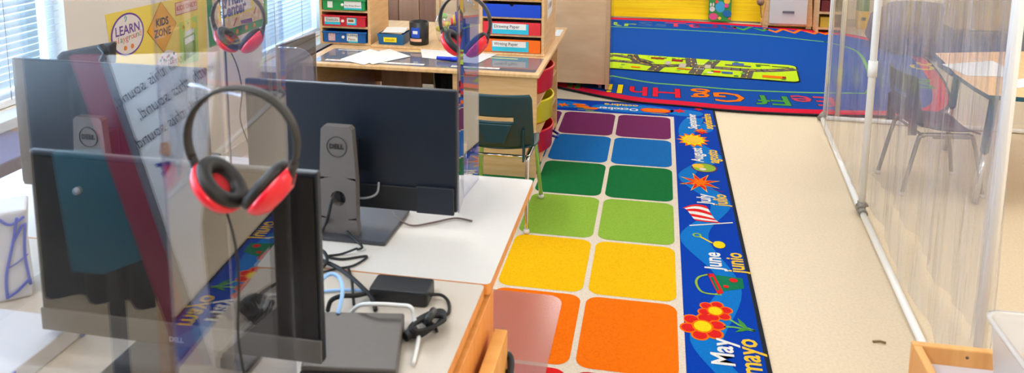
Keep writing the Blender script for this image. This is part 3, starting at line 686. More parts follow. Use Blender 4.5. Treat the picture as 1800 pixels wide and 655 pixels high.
# ================================================================== kids' chairs
def chair(label, m, legm, loc, rz, sh=.36, group=None):
    """local: faces +Y, backrest at -Y; seat height sh"""
    t = thing('school_chair', label, 'chair', loc, rz, group)
    W_, D_ = .36, .34
    # seat shell
    p = P(); nx, ny = 14, 12; g = []
    for j in range(ny+1):
        v = j/ny; row = []
        for i in range(nx+1):
            u = i/nx*2-1
            hw = W_/2*(.90+.10*math.sin(PI*min(v*1.2, 1)/1))*(1 if v < .9 else 1-.06*(v-.9)/.1)
            z = sh + .018*u*u + (.03*(1-v)**3) - .02*max(0, (v-.8)/.2)**2 - .006
            row.append(p.bm.verts.new((u*hw, -D_/2+v*D_, z)))
        g.append(row)
    i_ = p.mi(m)
    for j in range(ny):
        for i in range(nx): f = p.bm.faces.new((g[j][i], g[j][i+1], g[j+1][i+1], g[j+1][i])); f.smooth = True
    s_ = p.build('seat', t, world=False); so = s_.modifiers.new('s', 'SOLIDIFY'); so.thickness = .008
    # backrest shell with slot
    p = P(); p.mi(m); nx, nz = 24, 22; g = []; z0, z1 = sh+.03, sh+.30
    for j in range(nz+1):
        v = j/nz; row = []
        z = z0+(z1-z0)*v
        hw = W_/2*(1.0-.04*v)
        if v > .9: hw *= 1-.07*((v-.9)/.1)**2
        if v < .12: hw *= 1-.05*((.12-v)/.12)**2
        for i in range(nx+1):
            u = i/nx*2-1
            y = -D_/2-.01-.05*v + .035*(abs(u)**2.2) - .006*math.sin(PI*v)
            row.append(p.bm.verts.new((u*hw, y, z)))
        g.append(row)
    for j in range(nz):
        for i in range(nx):
            if j in (11, 12) and 6 <= i <= 17: continue
            f = p.bm.faces.new((g[j][i], g[j][i+1], g[j+1][i+1], g[j+1][i])); f.smooth = True
    b_ = p.build('backrest', t, world=False); so = b_.modifiers.new('s', 'SOLIDIFY'); so.thickness = .009; so.offset = 0
    # raised trapezoid below the slot, ribs at the corners
    p = P(); y_ = -D_/2-.062
    p.prism([(-.085, z0+.125), (.085, z0+.125), (.045, z0+.03), (-.045, z0+.03)], V(0, -D_/2-.040, 0), EX, EZ, V(0,-.012,0), m)
    p.build('grip_panel', t, world=False, bevel=.004)
    for sx in (-1, 1):
        P().box(sx*.135-.004, sx*.135+.004, -D_/2-.035, -D_/2+.01, sh-.03, sh+.13, m).build('rib', t, world=False, bevel=.002)
    r = .011
    for sx in (-1, 1):
        x = sx*.150
        pts = [(x*1.05, -D_/2-.05, .012), (x, -D_/2+.01, sh-.07), (x, -D_/2+.03, sh-.028), (x, -D_/2+.06, sh-.020), (x, D_/2-.06, sh-.020)]
        P().tube(crom(pts, 6), r, legm, 12).build('rear_leg', t, world=False)
        pts = [(x*.92, -D_/2+.10, sh-.036), (x*.92, D_/2-.07, sh-.036), (x*.95, D_/2-.03, sh-.055), (x*1.1, D_/2+.03, .012)]
        P().tube(crom(pts, 6), r, legm, 12).build('front_leg', t, world=False)
        for yy, xx in ((-D_/2-.051, x*1.05), (D_/2+.031, x*1.1)):
            P().lathe([(0, 0), (.014, 0), (.016, .008), (.013, .02), (0, .02)], V(xx, yy, .0), EZ, mat('glide', (214, 206, 196), .3), 14).build('foot_glide', t, world=False)
    P().tube([(-.150, -D_/2+.045, sh-.032), (.150, -D_/2+.045, sh-.032)], .008, legm, 10).build('crossbar', t, world=False)
    return t
chair('teal plastic school chair with chrome legs in front of the writing desk', TEAL, CHROME, (-.735, 3.72, .0105), 0, .375)
chair('charcoal school chair seen through the clear vinyl curtain at the round table', DGREY, STEELG, (1.53, 4.55, 0), R_(-82), .36)
chair('navy school chair tucked behind the desk monitors, only its top edge showing', NAVY, CHROME, (-1.72, 3.80, .0105), R_(6), .36)

# ================================================================== COMPUTER TABLE
TZ = .80
TX = -.346
tb = thing('computer_table', 'long white computer table with wooden edge and side panel', 'table', (-1.3, 1.6, 0))
p = P(); p.prism(rrect(-1.92, TX-.003, 1.615, 2.235, .012, 4), V(0,0,TZ-.026), EX, EY, V(0,0,.026), LAMI, side=ORWOOD); p.build('table_top', tb)
p = P(); p.prism(rrect(-1.92, TX-.014, .80, 1.612, .010, 4), V(0,0,TZ-.027), EX, EY, V(0,0,.026), mat('grey_white_laminate', (204, 192, 178), .3), side=ORWOOD); p.build('front_top', tb)
P().box(TX-.028, TX-.004, .80, 1.66, .0105, TZ-.0355, ORWOOD).build('side_panel', tb, bevel=.002)
P().box(-1.90, -1.87, .82, 2.18, .0105, TZ-.0355, ORWOOD).build('side_panel', tb)
P().box(-1.86, TX-.30, 2.16, 2.18, .35, TZ-.03, ORWOOD).build('rear_rail', tb)
P().lathe([(0, 0), (.004, .0005), (.004, .001), (0, .0015)], at(848, 572, .6) + V(TX-.0038-at(848, 572, .6).x, 0, 0), EX, STEELG, 10).build('screw_cap', tb)

# wooden rail beside the table end, with clamp
rl = thing('wooden_rail', 'pale wooden rail standing beside the table end, seen from above', 'rail', (-.32, 1.3, 0))
P().box(-.336, -.306, .7, 1.607, .60, .70, mat('rail_wood', (240, 178, 92), .45, noise=.15, scale=5, stretch=(1, 6, 1), rgb2=(228, 160, 74))).build('top_rail', rl, bevel=.002)
for yy in (.72, 1.55): P().box(-.334, -.308, yy, yy+.05, .0125, .5995, ORWOOD).build('leg', rl)
cl_ = thing('spring_clamp', 'black spring clamp with silver tip next to the wooden rail', 'clamp', at(890, 640, .60))
q = at(889, 640, .62); cx = q
P().tube(crom([q+V(-.012, -.05, -.01), q+V(-.010, -.01, .012), q+V(.002, .012, .016), q+V(.012, 0, .006), q+V(.016, -.05, -.02)], 5), .008, BLACKP, 10).build('jaw', cl_)
P().tube([q+V(-.006, .002, .014), q+V(-.004, .022, .022)], .007, CHROME, 10).build('tip', cl_)
P().tube([q+V(.002, -.01, -.01), V(-.297, q.y-.01, .62-.01)], .005, BLACKP, 8).build('arm', cl_)

# clear sheet on the rug
p = P(); p.prism(rrect(-1.35, -.335, 1.75, 2.966, .06, 6), V(0,0,.0108), EX, EY, V(0,0,.0015), MATSHEET)
tag(p.build('clear_floor_sheet'), 'clear pinkish plastic sheet lying on the orange rug squares by the table', 'plastic sheet')

# ================================================================== MONITORS
def monitor(label, X, Y, back, MW_=.57, top=1.205, bot=.855, colshift=0.):
    """panel centred X at plane Y; back=True -> rear side towards the camera (-Y)"""
    s = -1 if back else 1   # direction from the panel towards its stand
    t = thing('computer_monitor', label, 'monitor', (X, Y, TZ))
    x0, x1 = X-MW_/2, X+MW_/2
    def yb(a, b): return (min(Y+s*a, Y+s*b), max(Y+s*a, Y+s*b))
    y0, y1 = yb(0, .016)
    P().box(x0, x1, y0, y1, bot, top, DARKB).build('panel', t, bevel=.004, seg=3)
    # rear housing
    y0, y1 = yb(.0165, .024); P().box(x0+.012, x1-.012, y0, y1, bot-.002, bot+.062, mat('vent_black', (18, 20, 24), .5)).build('connector_strip', t, bevel=.002)
    y0, y1 = yb(.0165, .027)
    P().box(x1-.105 if back else x0+.01, x1-.006 if back else x0+.1, y0, y1, bot-.004, bot+.068, DARKB).build('corner_cover', t, bevel=.002)
    if not back:
        y0, y1 = yb(-.003, -.0002)
        P().box(x0+.006, x1-.006, y0, y1, bot+.046, top-.008, SCREEN).build('screen', t)
        p = P(); p.box(x0+.001, x1-.001, y0-.003, y1, bot+.001, bot+.045, BEZEL); p.build('bottom_bezel', t, bevel=.0015)
        p = P(); p.text('DELL', .013, V(X, Y-.0065, bot+.014), EX, EZ, mat('logo_silver', (200, 200, 205), .3), bold=.0006); p.build('logo', t)
    # stand column: slightly flared slab with a round cable hole, standing behind the panel
    ys = Y+s*.085; cw0, cw1 = .041, .050; ct = 1.093; cb = TZ+.012; cz = TZ+.105
    xc = X+colshift
    p = P(); hole = [(.020*math.cos(a*PI/8), cz+.020*math.sin(a*PI/8)) for a in range(16)]
    outl = []
    for a in range(16):
        an = a*PI/8; c_, s2 = math.cos(an), math.sin(an)
        k = min((cw1-.002)/abs(c_) if abs(c_) > 1e-6 else 9, .055/abs(s2) if abs(s2) > 1e-6 else 9); outl.append((c_*k, cz+s2*k))
    i = p.mi(GREYP)
    def vv(u, z, yy): return p.bm.verts.new((xc+u, yy, z))
    for yy in (ys-.011, ys+.011):
        H1 = [vv(u, z, yy) for u, z in hole]; H2 = [vv(u, z, yy) for u, z in outl]
        for a in range(16): p.bm.faces.new((H1[a], H1[(a+1) % 16], H2[(a+1) % 16], H2[a]))
    Ha = [vv(u, z, ys-.011) for u, z in hole]; Hb = [vv(u, z, ys+.011) for u, z in hole]
    for a in range(16): p.bm.faces.new((Ha[a], Ha[(a+1) % 16], Hb[(a+1) % 16], Hb[a]))
    zt, zb_ = cz+.055, cz-.055
    for (u0, u1, v0, v1, za, zb2) in ((-cw0, cw0, -cw1+.002, cw1-.002, ct, zt), ):
        p.prism([(xc-cw1+.002, zt), (xc+cw1-.002, zt), (xc+cw0, ct-.008), (xc+cw0-.008, ct), (xc-cw0+.008, ct), (xc-cw0, ct-.008)], V(0, ys-.011, 0), EX, EZ, V(0,.022,0), GREYP)
    p.prism([(xc-cw1-.002, cb-.004), (xc+cw1+.002, cb-.004), (xc+cw1-.002, zb_), (xc-cw1+.002, zb_)], V(0, ys-.011, 0), EX, EZ, V(0,.022,0), GREYP)
    for sx in (-1, 1): p.box(xc+sx*(cw1-.002)-.0006, xc+sx*(cw1-.002)+.0006, ys-.011, ys+.011, zb_, zt, GREYP)
    col_ = p.build('stand_column', t)
    fy = ys-.0115 if back else ys+.0115
    ny = -EY if back else EY
    dx = EX if back else -EX
    p = P(); oo = V(xc, fy, ct-.052)
    p.lathe([(.027, 0), (.027, .0012), (.0250, .0012), (.0250, 0)], oo, ny, mat('logo_ring', (52, 50, 52), .4), 30, caps=False)
    p.text('DELL', .017, oo+ny*.0012, dx, EZ, mat('logo_dark', (34, 34, 36), .4), bold=.0008); p.build('logo', col_)
    y0, y1 = yb(.0165, .073); P().box(xc-.028, xc+.028, y0, y1, .95, 1.04, BLACKP).build('mount', t, bevel=.004)
    y0, y1 = (ys-.035, ys+.165) if back else (ys-.165, ys+.035)
    P().box(xc-.13, xc+.13, y0, y1, TZ+.001, TZ+.011, mat('base_dark', (60, 60, 66), .35)).build('base_plate', t, bevel=.004)
    return t
monitor('black monitor seen from behind on a grey stand, in the middle of the photo', -.771, 1.86, True, .574, 1.178, .856)
monitor('black monitor facing the camera in the left foreground', -.849, 1.205, False, .570, 1.206, .850)
monitor('monitor seen from behind at the left near the window, mostly behind the front monitor', -1.42, 1.80, True, .57, 1.215, .865, -.0)

# black box at the front with its cables
bx = thing('desktop_box', 'flat dark grey equipment box on the table in front of the cables', 'computer box', (-.6, 1.4, TZ))
zb0, zb1 = TZ-.0005, TZ+.030
cs_ = [at(548, 546, zb1), at(711, 549, zb1), at(697, 650, zb1), at(528, 645, zb1)]
p = P(); p.prism([tuple(c.xy) for c in cs_][::-1], V(0,0,zb0), EX, EY, V(0,0,zb1-zb0), mat('box_grey', (88, 82, 78), .42, noise=.05, scale=90)); p.build('case', bx, bevel=.004)
p = P(); a_, b_ = cs_[3].copy(), cs_[2].copy(); 
nn = (b_-a_).cross(EZ).normalized()
p.prism([(0, .004), (1, .004), (1, .024), (0, .024)], V(a_.x, a_.y, zb0)+nn*.0008, (b_-a_)*1.0, EZ, nn*.002, BLACKP); p.build('front_grille', bx)
# adapter
ad = thing('power_adapter', 'black power adapter brick on the white table behind the grey box', 'power adapter', at(700, 535, TZ))
q0, q1, q2 = at(648, 531, TZ+.0005), at(751, 541, TZ+.0005), at(752, 503, TZ+.034)
p = P(); dxy = (q1-q0); dxy.z = 0; wl = dxy.length; ux = dxy.normalized(); uy = V(-ux.y, ux.x, 0)
p.prism(rrect(0, wl, 0, .065, .008), q0, ux, uy, V(0,0,.032), BLACKP); p.build('brick', ad, bevel=.003)
def cable(pts, r, m, label, cat='cable', name='cable', n=7):
    p = P(); p.tube(crom(pts, n), r, m, 8); return tag(p.build(name), label, cat)
def tp(x, y, dz=.004): return at(x, y, TZ+dz)
cable([tp(752, 518, .018), tp(775, 518, .012), tp(788, 530), tp(788, 550), tp(770, 556), tp(752, 552), tp(745, 566), tp(762, 570), tp(768, 582)], .0035, RUBBER, 'black cord looping from the adapter brick to its bundle')
bd = thing('cable_coil', 'tangled coil of black power cord at the right of the adapter', 'cable', at(748, 575, TZ))
for k in range(4):
    c = [tp(716+3*k, 585-3*k, .012+.006*k), tp(735, 560+2*k, .014+.006*k), tp(770, 545+3*k, .012+.005*k), tp(782, 552+3*k, .010+.005*k), tp(765, 572, .010+.006*k), tp(738, 590-3*k, .010+.005*k)]
    P().tube(crom(c, 6, True), .004, RUBBER, 8, closed=True).build('cord_loop', bd)
P().tube(crom([tp(762, 546, .035), tp(756, 556, .045), tp(752, 566, .03), tp(760, 574, .01)], 5), .008, BLACKP, 8).build('cable_tie', bd)
P().tube([tp(712, 592, .012), tp(730, 578, .016)], .010, BLACKP, 10).build('plug', bd)
cable([tp(628, 436, .018), tp(600, 446), tp(575, 450), tp(602, 455), tp(645, 450), tp(622, 466), tp(590, 472), tp(560, 480)], .0028, RUBBER, 'thin black cable looping over the table below the monitor base')
cable([tp(548, 446), tp(566, 440, .02), tp(575, 455, .02), tp(566, 470), tp(552, 462)], .004, RUBBER, 'black cable loop at the left of the table beside the front monitor edge')
cable([tp(560, 455), tp(590, 468, .012), tp(615, 485, .02), tp(640, 508, .02), tp(655, 525, .012), tp(660, 545)], .0048, RUBBER, 'thick black cable crossing the table toward the adapter')
cable([tp(612, 470), tp(618, 490, .01), tp(620, 512, .02), tp(622, 535, .012)], .0032, RUBBER, 'short black cable hanging straight down beside the blue cable loop')
cable([tp(576, 545), tp(582, 528, .03), tp(600, 520, .035), tp(625, 519, .02), tp(650, 514, .014)], .005, RUBBER, 'black cable arching from behind the grey box to the adapter')
cable([tp(566, 550, .03), tp(562, 520, .05), tp(566, 492, .06), tp(583, 481, .065), tp(598, 490, .06), tp(602, 515, .05), tp(594, 552, .03)], .0042, mat('blue_cable', (150, 190, 236), .4), 'light blue cable loop standing up behind the grey box')
cable([tp(565, 512), tp(600, 509), tp(640, 510, .006)], .0032, mat('blue_cable', (150, 190, 236), .4), 'light blue cable lying straight behind the standing blue loop')
cable([tp(618, 548, .02), tp(632, 536, .04), tp(660, 534, .05), tp(700, 536, .05), tp(722, 540, .05), tp(728, 560, .03), tp(736, 590, .012), tp(726, 640, .003)], .0042, mat('white_cable', (230, 230, 228), .5), 'white cable running over the grey box and down the table')
cable([tp(690, 372, .01), tp(700, 385, .01), tp(725, 396), tp(760, 391), tp(800, 383), tp(830, 388)], .0025, mat('brown_cable', (110, 90, 86), .5), 'thin brown cable on the table right of the middle monitor')
cable([atY(598, 334, 1.775), tp(604, 372, .05), tp(610, 405, .02), tp(636, 432, .014), tp(628, 438, .004)], .003, RUBBER, 'black cable dropping from the stand hole to the monitor base')
cable([atY(592, 338, 1.775), atY(584, 350, 1.72), tp(572, 395, .03), tp(552, 420, .006)], .004, RUBBER, 'black cable dropping from the stand hole to the left')
cable([atY(604, 344, 1.79), atY(640, 348, 1.80), atY(662, 340, 1.815), atY(666, 320, 1.83)], .003, mat('grey_cable', (120, 120, 124), .5), 'grey cable loop plugged into the back of the middle monitor')

# ================================================================== ACRYLIC DIVIDERS
def pane(parent, name, a, b, z0, z1, m, t=.0045, r=0.):
    """upright sheet from plan point a to b"""
    a = V(*a, 0); b = V(*b, 0); u = (b-a); L = u.length; u.normalize(); n = V(-u.y, u.x, 0)
    p = P(); pts = rrect(0, L, z0, z1, r, 6) if r else [(0, z0), (L, z0), (L, z1), (0, z1)]
    p.prism(pts, a-n*t/2, u, EZ, n*t, m, side=ACRE); return p.build(name, parent)
ZT = 1.66
d1 = thing('acrylic_divider', 'clear acrylic divider in the foreground mirroring the rug, the near headphones hang on it', 'divider', (-.6, 1.0, TZ))
def ax(Y): return (-.547-math.sin(R_(2.895))*Y)/math.cos(R_(2.895))
pane(d1, 'side_panel', (ax(.83), .83), (ax(1.185), 1.185), TZ-.0005, ZT, ACR)
pane(d1, 'front_panel', (-1.62, .985), (ax(.985)-.004, .985), TZ-.0005, ZT, ACRM)
d2 = thing('acrylic_divider', 'clear acrylic divider at the right edge of the middle monitor, with headphones hanging behind', 'divider', (-.52, 2.05, TZ))
pane(d2, 'side_panel', (-.5235, 2.064), (-.513, 2.206), TZ+.0005, ZT, ACRS)
pane(d2, 'bent_edge', (-.512, 1.966), (-.5235, 2.062), TZ+.0005, ZT, ACRS)
d3 = thing('acrylic_divider', 'clear acrylic divider left of the middle monitor, in front of the green writing center poster', 'divider', (-1.2, 2.1, TZ))
pane(d3, 'side_panel', (-1.225, 2.03), (-1.20, 2.225), TZ+.0005, ZT, ACRS)
pane(d3, 'front_panel', (-1.18, 2.18), (-1.02, 2.18), TZ+.0005, 1.185, clear('acrylic_haze', (.93, .92, .97), .06, 1.2, milk=.10, milkcol=(.7, .68, .8)), r=.05)
P().tube([(-1.262, 2.10, TZ+.001), (-1.262, 2.10, ZT)], .003, mat('dark_rod', (60, 56, 72), .4), 8).build('corner_rod', d3)
d4 = thing('smoked_divider', 'smoked translucent panel standing beside the far blind', 'divider', (-1.75, 3.3, 0))
q0, q1 = atY(485, 140, 3.35), atY(556, 140, 3.35); t0_, t1_ = atY(487, 80, 3.35), atY(554, 57, 3.35)
p = P(); p.prism([(q0.x, .30), (q1.x, .30), (t1_.x, t1_.z), (t0_.x, t0_.z)], V(0, 3.35, 0), EX, EZ, V(0, .005, 0), SMOKE, side=mat('smoke_edge', (150, 146, 150), .4)); p.build('panel', d4)
P().tube([V(q0.x, 3.345, .30), V(t0_.x, 3.345, t0_.z), V(t1_.x, 3.345, t1_.z)], .006, mat('smoke_edge', (150, 146, 150), .4), 8).build('frame', d4)
P().box(q0.x+.0, q1.x, 3.20, 3.50, .0105, .02, BLACKP).build('foot', d4); P().box(q0.x+.1, q0.x+.13, 3.33, 3.37, .02, .2995, BLACKP).build('post', d4); P().box(q1.x-.13, q1.x-.1, 3.33, 3.37, .02, .2995, BLACKP).build('post', d4)

# ================================================================== HEADPHONES
def headphones(label, c, s, rz=-32, cord=None):
    t = thing('headphones', label, 'headphones', c, R_(rz)); c = V(0,0,0)
    Rb = .080*s
    # headband
    p = P(); i = p.mi(BAND); prof = []
    for k in range(33):
        a = R_(-22+224*k/32); wd = .0075*s*(1+.25*math.sin(PI*k/32)); th = .0022*s
        d = V(math.cos(a), 0, math.sin(a)*.95)
        prof.append([p.bm.verts.new(d*(Rb+e*th)+V(0, f*wd, 0)) for e, f in ((-1,-1), (1,-1), (1.6, 0), (1,1), (-1,1), (-1.2, 0))])
    for a, b in zip(prof, prof[1:]):
        for j in range(6): f = p.bm.faces.new((a[j], a[(j+1) % 6], b[(j+1) % 6], b[j])); f.smooth = True
    p.bm.faces.new(prof[0]); p.bm.faces.new(prof[-1][::-1]); p.build('headband', t, world=False)
    for sx in (-1, 1):
        tau = R_(42); n = V(-sx*math.cos(tau), 0, math.sin(tau)); o = V(sx*.040*s, 0, -.068*s)
        mj = V(sx*math.sin(tau), 0, math.cos(tau))
        P().lathe([(.0, -.021*s), (.021*s, -.0195*s), (.034*s, -.011*s), (.0385*s, -.002*s), (.0385*s, .004*s), (.0, .004*s)], o, n, REDP, 32, 1.12, mj).build('ear_cup', t, world=False)
        cu = P().lathe([(.017*s, .0045*s), (.035*s, .0045*s), (.0385*s, .009*s), (.0375*s, .016*s), (.030*s, .0205*s), (.022*s, .019*s), (.0175*s, .012*s), (.017*s, .0045*s)], o, n, CUSH, 32, 1.12, mj).build('ear_cushion', t, world=False)
        P().lathe([(0, .0075*s), (.0155*s, .0075*s), (.0155*s, .0046*s), (0, .0046*s)], o, n, REDG, 24, 1.12, mj).build('speaker_grill', t, world=False)
        e = V(sx*Rb*math.cos(R_(-20)), 0, Rb*math.sin(R_(-20))*.95)
        P().tube([e, e.lerp(o+mj*.034*s, .6)-n*.004*s, o+mj*.026*s-n*.012*s], .0065*s, BAND, 10).build('yoke', t, world=False)
    o = V(-.030*s, 0, -.098*s)
    pts = cord or [(0,0,0), (.01, .0, -.05), (.02, 0, -.12), (.012, 0, -.2), (.03, 0, -.3)]
    P().tube(crom([o+V(*q)*s for q in pts], 6), .0018*s, RUBBER, 6).build('cord', t, world=False)
    # little clear peg the band hangs on
    return t
def pk(x, y, D): return CAMP + ray(x, y)*D
h1 = headphones('red and black headphones hanging nearest the camera, left of the middle monitor', pk(425, 248, 1.0), .92, 3, [(0,0,0), (.012, 0, -.05), (.015, 0, -.11), (.01, 0, -.2), (.02, 0, -.28)])
h2 = headphones('red and black headphones hanging before the green writing center poster', pk(419, 32, 2.13), .93, 3, [(0,0,0), (.02, 0, -.05), (.03, 0, -.12), (.02, 0, -.2), (.035, 0, -.26), (.05, 0, -.30)])
h3 = headphones('red and black headphones hanging before the paper trays of the desk', pk(817, 38, 2.40), 1.06, -12, [(0,0,0), (.02, 0, -.03), (.03, 0, -.06)])
for hh, (dx, dy, L) in ((h1, (0, 0, 0), ),) and ((h1, (0, .0, .9)), (h2, (0, .0, .93)), (h3, (0, .0, 1.06))):
    c = Vector(hh.location); zt = c.z + .0742*L*1.0
    near = {h1.name: (ax(c.y+.02), c.y+.02), h2.name: (-1.213, 2.13), h3.name: (-.516, 2.17)}[hh.name]
    P().tube([V(near[0], near[1], zt-.003), V(c.x, c.y, zt-.006)], .0028, clear('clear_peg', (.9, .9, .95), .1, 1), 8).build('hanging_peg', hh)

# ================================================================== LEFT SIDE: posters, sill things
def wall_poly(p, pxs, dx, m):
    q = [atX(x, y, XL) for x, y in pxs]
    p.prism([(v.y, v.z) for v in q], V(XL+dx, 0, 0), EY, EZ, V(.0004, 0, 0), m)
YP = mat('poster_yellow', (255, 226, 96), .6, noise=.06, scale=3)
def on_wall(x, y): q = atX(x, y, XL); return q
ps = P(); wall_poly(ps, ((184, 26), (362, -14), (366, 175), (208, 175)), .001, YP)
tag(ps.build('yellow_poster'), 'large plain yellow poster sheet on the left wall behind the stickers', 'poster')
ps = P()
q = on_wall(224, 60); O_ = V(XL+.0020, q.y, q.z); pr1 = mat('sign_purple', (110, 70, 160), .6); cr1 = mat('sign_cream', (244, 232, 226), .6)
ps.prism(circ(0, 0, .118, 32, .86), O_, EY, EZ, V(.0006,0,0), pr1); ps.prism(circ(0, 0, .108, 32, .86), O_+V(.0009,0,0), EY, EZ, V(.0002,0,0), cr1)
ps.text('LEARN', .062, O_+V(.0016, 0, .022), EY, EZ, pr1, bold=.001, sx=.95)
for k, chh in enumerate('playground'): ps.text(chh, .044, O_+V(.0016, -.088+.0195*k, -.020+.001*k), EY, EZ, [mat('ltr_or', (240, 140, 60), .6), mat('ltr_pk', (220, 90, 110), .6), mat('ltr_gr', (60, 150, 80), .6)][k % 3])
for k in (-1, 1): ps.prism(circ(k*.025, -.062, .012, 12), O_+V(.0016, 0, 0), EY, EZ, None, mat('ltr_or', (240, 140, 60), .6))
ps.tube([O_+V(.002, -.02, .078), O_+V(.002, -.012, .09), O_+V(.002, -.002, .08), O_+V(.002, -.014, .062)], .002, mat('ltr_tq', (110, 190, 180), .6), 5)
tag(ps.build('round_sticker'), 'round white LEARN sticker with purple rim on the yellow poster', 'sticker')
ps = P(); q = on_wall(284.5, 48); O_ = V(XL+.0020, q.y, q.z); ow = mat('sign_orange', (250, 176, 24), .6); ob = mat('sign_line', (150, 90, 30), .6)
ps.prism([(0, .132), (-.120, 0), (0, -.132), (.120, 0)], O_, EY, EZ, V(.0006,0,0), ob); ps.prism([(0, .128), (-.116, 0), (0, -.128), (.116, 0)], O_+V(.0009,0,0), EY, EZ, V(.0002,0,0), ow)
ps.text('KIDS', .054, O_+V(.0016, 0, .027), EY, EZ, INK, bold=.002, sx=.9); ps.text('ZONE', .054, O_+V(.0016, 0, -.026), EY, EZ, INK, bold=.002, sx=.9)
tag(ps.build('diamond_sign'), 'orange diamond KIDS ZONE sign on the yellow poster', 'sign')
ps = P(); q = on_wall(327, 11); O_ = V(XL+.0020, q.y, q.z); pk_ = mat('stamp_red', (200, 90, 90), .6)
ps.prism([(-.098, -.034), (.098, -.034), (.098, .034), (-.098, .034)], O_, EY, EZ, V(.0006,0,0), pk_); ps.prism([(-.094, -.030), (.094, -.030), (.094, .030), (-.094, .030)], O_+V(.0009,0,0), EY, EZ, V(.0002,0,0), mat('stamp_pink', (240, 200, 180), .6))
ps.text('KIDS ONLY!', .036, O_+V(.0016, 0, 0), EY, EZ, pk_, bold=.001, sx=.92); tag(ps.build('kids_only_sign'), 'small red KIDS ONLY! sign at the top of the yellow poster', 'sign')
ps = P(); q = on_wall(332, 72); O_ = V(XL+.0020, q.y, q.z); lg = mat('lime_light', (190, 222, 90), .6); gg = mat('lime_dark', (140, 176, 50), .7, noise=.3, scale=200)
ps.prism([(-.085, -.11), (.075, -.125), (.085, .125), (-.08, .11)], O_, EY, EZ, V(.0006,0,0), lg); ps.prism([(-.05, -.095), (.055, -.08), (.055, .035), (-.055, .03)], O_+V(.0009,0,0), EY, EZ, V(.0002,0,0), gg)
ps.prism([(-.04, .03), (.045, .04), (.05, .075), (-.03, .07)], O_+V(.0011,0,0), EY, EZ, V(.0002,0,0), PAPER); ps.prism([(-.04, -.012), (.045, -.002), (.045, .03), (-.04, .018)], O_+V(.0014,0,0), EY, EZ, V(.0002,0,0), PAPER)
for k in range(7): ps.prism(circ(-.05+.017*k, .085+.016*math.sin(k*2), .018, 10), O_+V(.0018+.0001*k, 0, 0), EY, EZ, None, mat('pop_yellow', (246, 220, 30), .6))
ps.text('R', .03, O_+V(.0028, -.045, .083), EY, EZ, INK); ps.text('T', .03, O_+V(.0028, -.005, .088), EY, EZ, INK)
tag(ps.build('green_bag_cutout'), 'green paper bag cutout with yellow letters on the yellow poster', 'sticker')
ps = P(); q = on_wall(294, 112); O_ = V(XL+.0020, q.y, q.z)
ps.prism(circ(0, 0, .088, 26, .8), O_, EY, EZ, V(.0006,0,0), cr1)
for k in range(9): ps.prism(circ(-.055+.014*k, .03+.012*math.sin(k*1.7), .008, 8), O_+V(.0009, 0, 0), EY, EZ, None, [mat('ltr_gr', (60, 150, 80), .6), pk_, INK][k % 3])
ps.text('LITTLE', .036, O_+V(.0012, 0, .005), EY, EZ, pk_); tag(ps.build('round_sticker'), 'white round sticker at the bottom of the yellow poster, half hidden by the monitor', 'sticker')
# green Writing Center poster
ps = P(); gr = mat('poster_green', (30, 150, 84), .6)
wall_poly(ps, ((361, -30), (468, -60), (470, 42), (368, 84)), .001, gr)
wall_poly(ps, ((370, -20), (460, -50), (464, 32), (378, 58)), .0018, mat('poster_tan', (240, 226, 190), .6, noise=.3, scale=30, rgb2=(226, 170, 120)))
wall_poly(ps, ((386, -30), (440, -46), (446, 17), (384, 37)), .0026, mat('poster_yel', (244, 216, 80), .6)); wall_poly(ps, ((389, -30), (436, -44), (441, 14), (387, 33)), .0034, PAPER)
bl = mat('poster_blue_ink', (50, 70, 150), .6)
q = on_wall(409, 17); ps.text('Center', .098, V(XL+.0045, q.y, q.z), EY, EZ, bl, bold=.004, sx=1.0); q = on_wall(408, -1.5); ps.text('Writing', .098, V(XL+.0045, q.y, q.z), EY, EZ, bl, bold=.004, sx=1.0)
wall_poly(ps, ((422, 36), (442, 31), (443, 39), (424, 42)), .0032, mat('crayon_purple', (120, 60, 140), .6)); wall_poly(ps, ((448, 12), (450, 12), (447, 24), (445, 24)), .0032, pk_)
wall_poly(ps, ((413, 33), (417, 29), (411, 46), (409, 46)), .0036, pk_); q = on_wall(424, 47); ps.text('DESIGN', .030, V(XL+.0036, q.y, q.z), EY, EZ, bl)
wall_poly(ps, ((366, 30), (371, 29), (379, 66), (374, 68)), .0040, PAPER)
for px, py in ((432, 48), (446, 44), (416, 55)): q = on_wall(px, py); ps.prism(circ(0, 0, .016, 8), V(XL+.0040, q.y, q.z), EY, EZ, None, mat('ltr_or', (240, 140, 60), .6))
tag(ps.build('writing_center_poster'), 'green bordered Writing Center poster on the left wall by the far window', 'poster')
# low heater cabinet below the far blind
ht = thing('window_heater', 'dark purple low cabinet beneath the far window', 'cabinet', (-2.3, 5.2, 0))
P().box(XL+.013, XL+.14, 4.55, 6.2, .012, .43, mat('heater_navy', (52, 50, 88), .6)).build('body', ht, bevel=.006); P().box(XL+.013, XL+.155, 4.53, 6.22, .4305, .448, mat('heater_top', (70, 66, 100), .5)).build('top', ht)
P().box(XL+.1405, XL+.144, 4.6, 6.15, .20, .225, mat('heater_red', (180, 30, 50), .5)).build('stripe', ht)
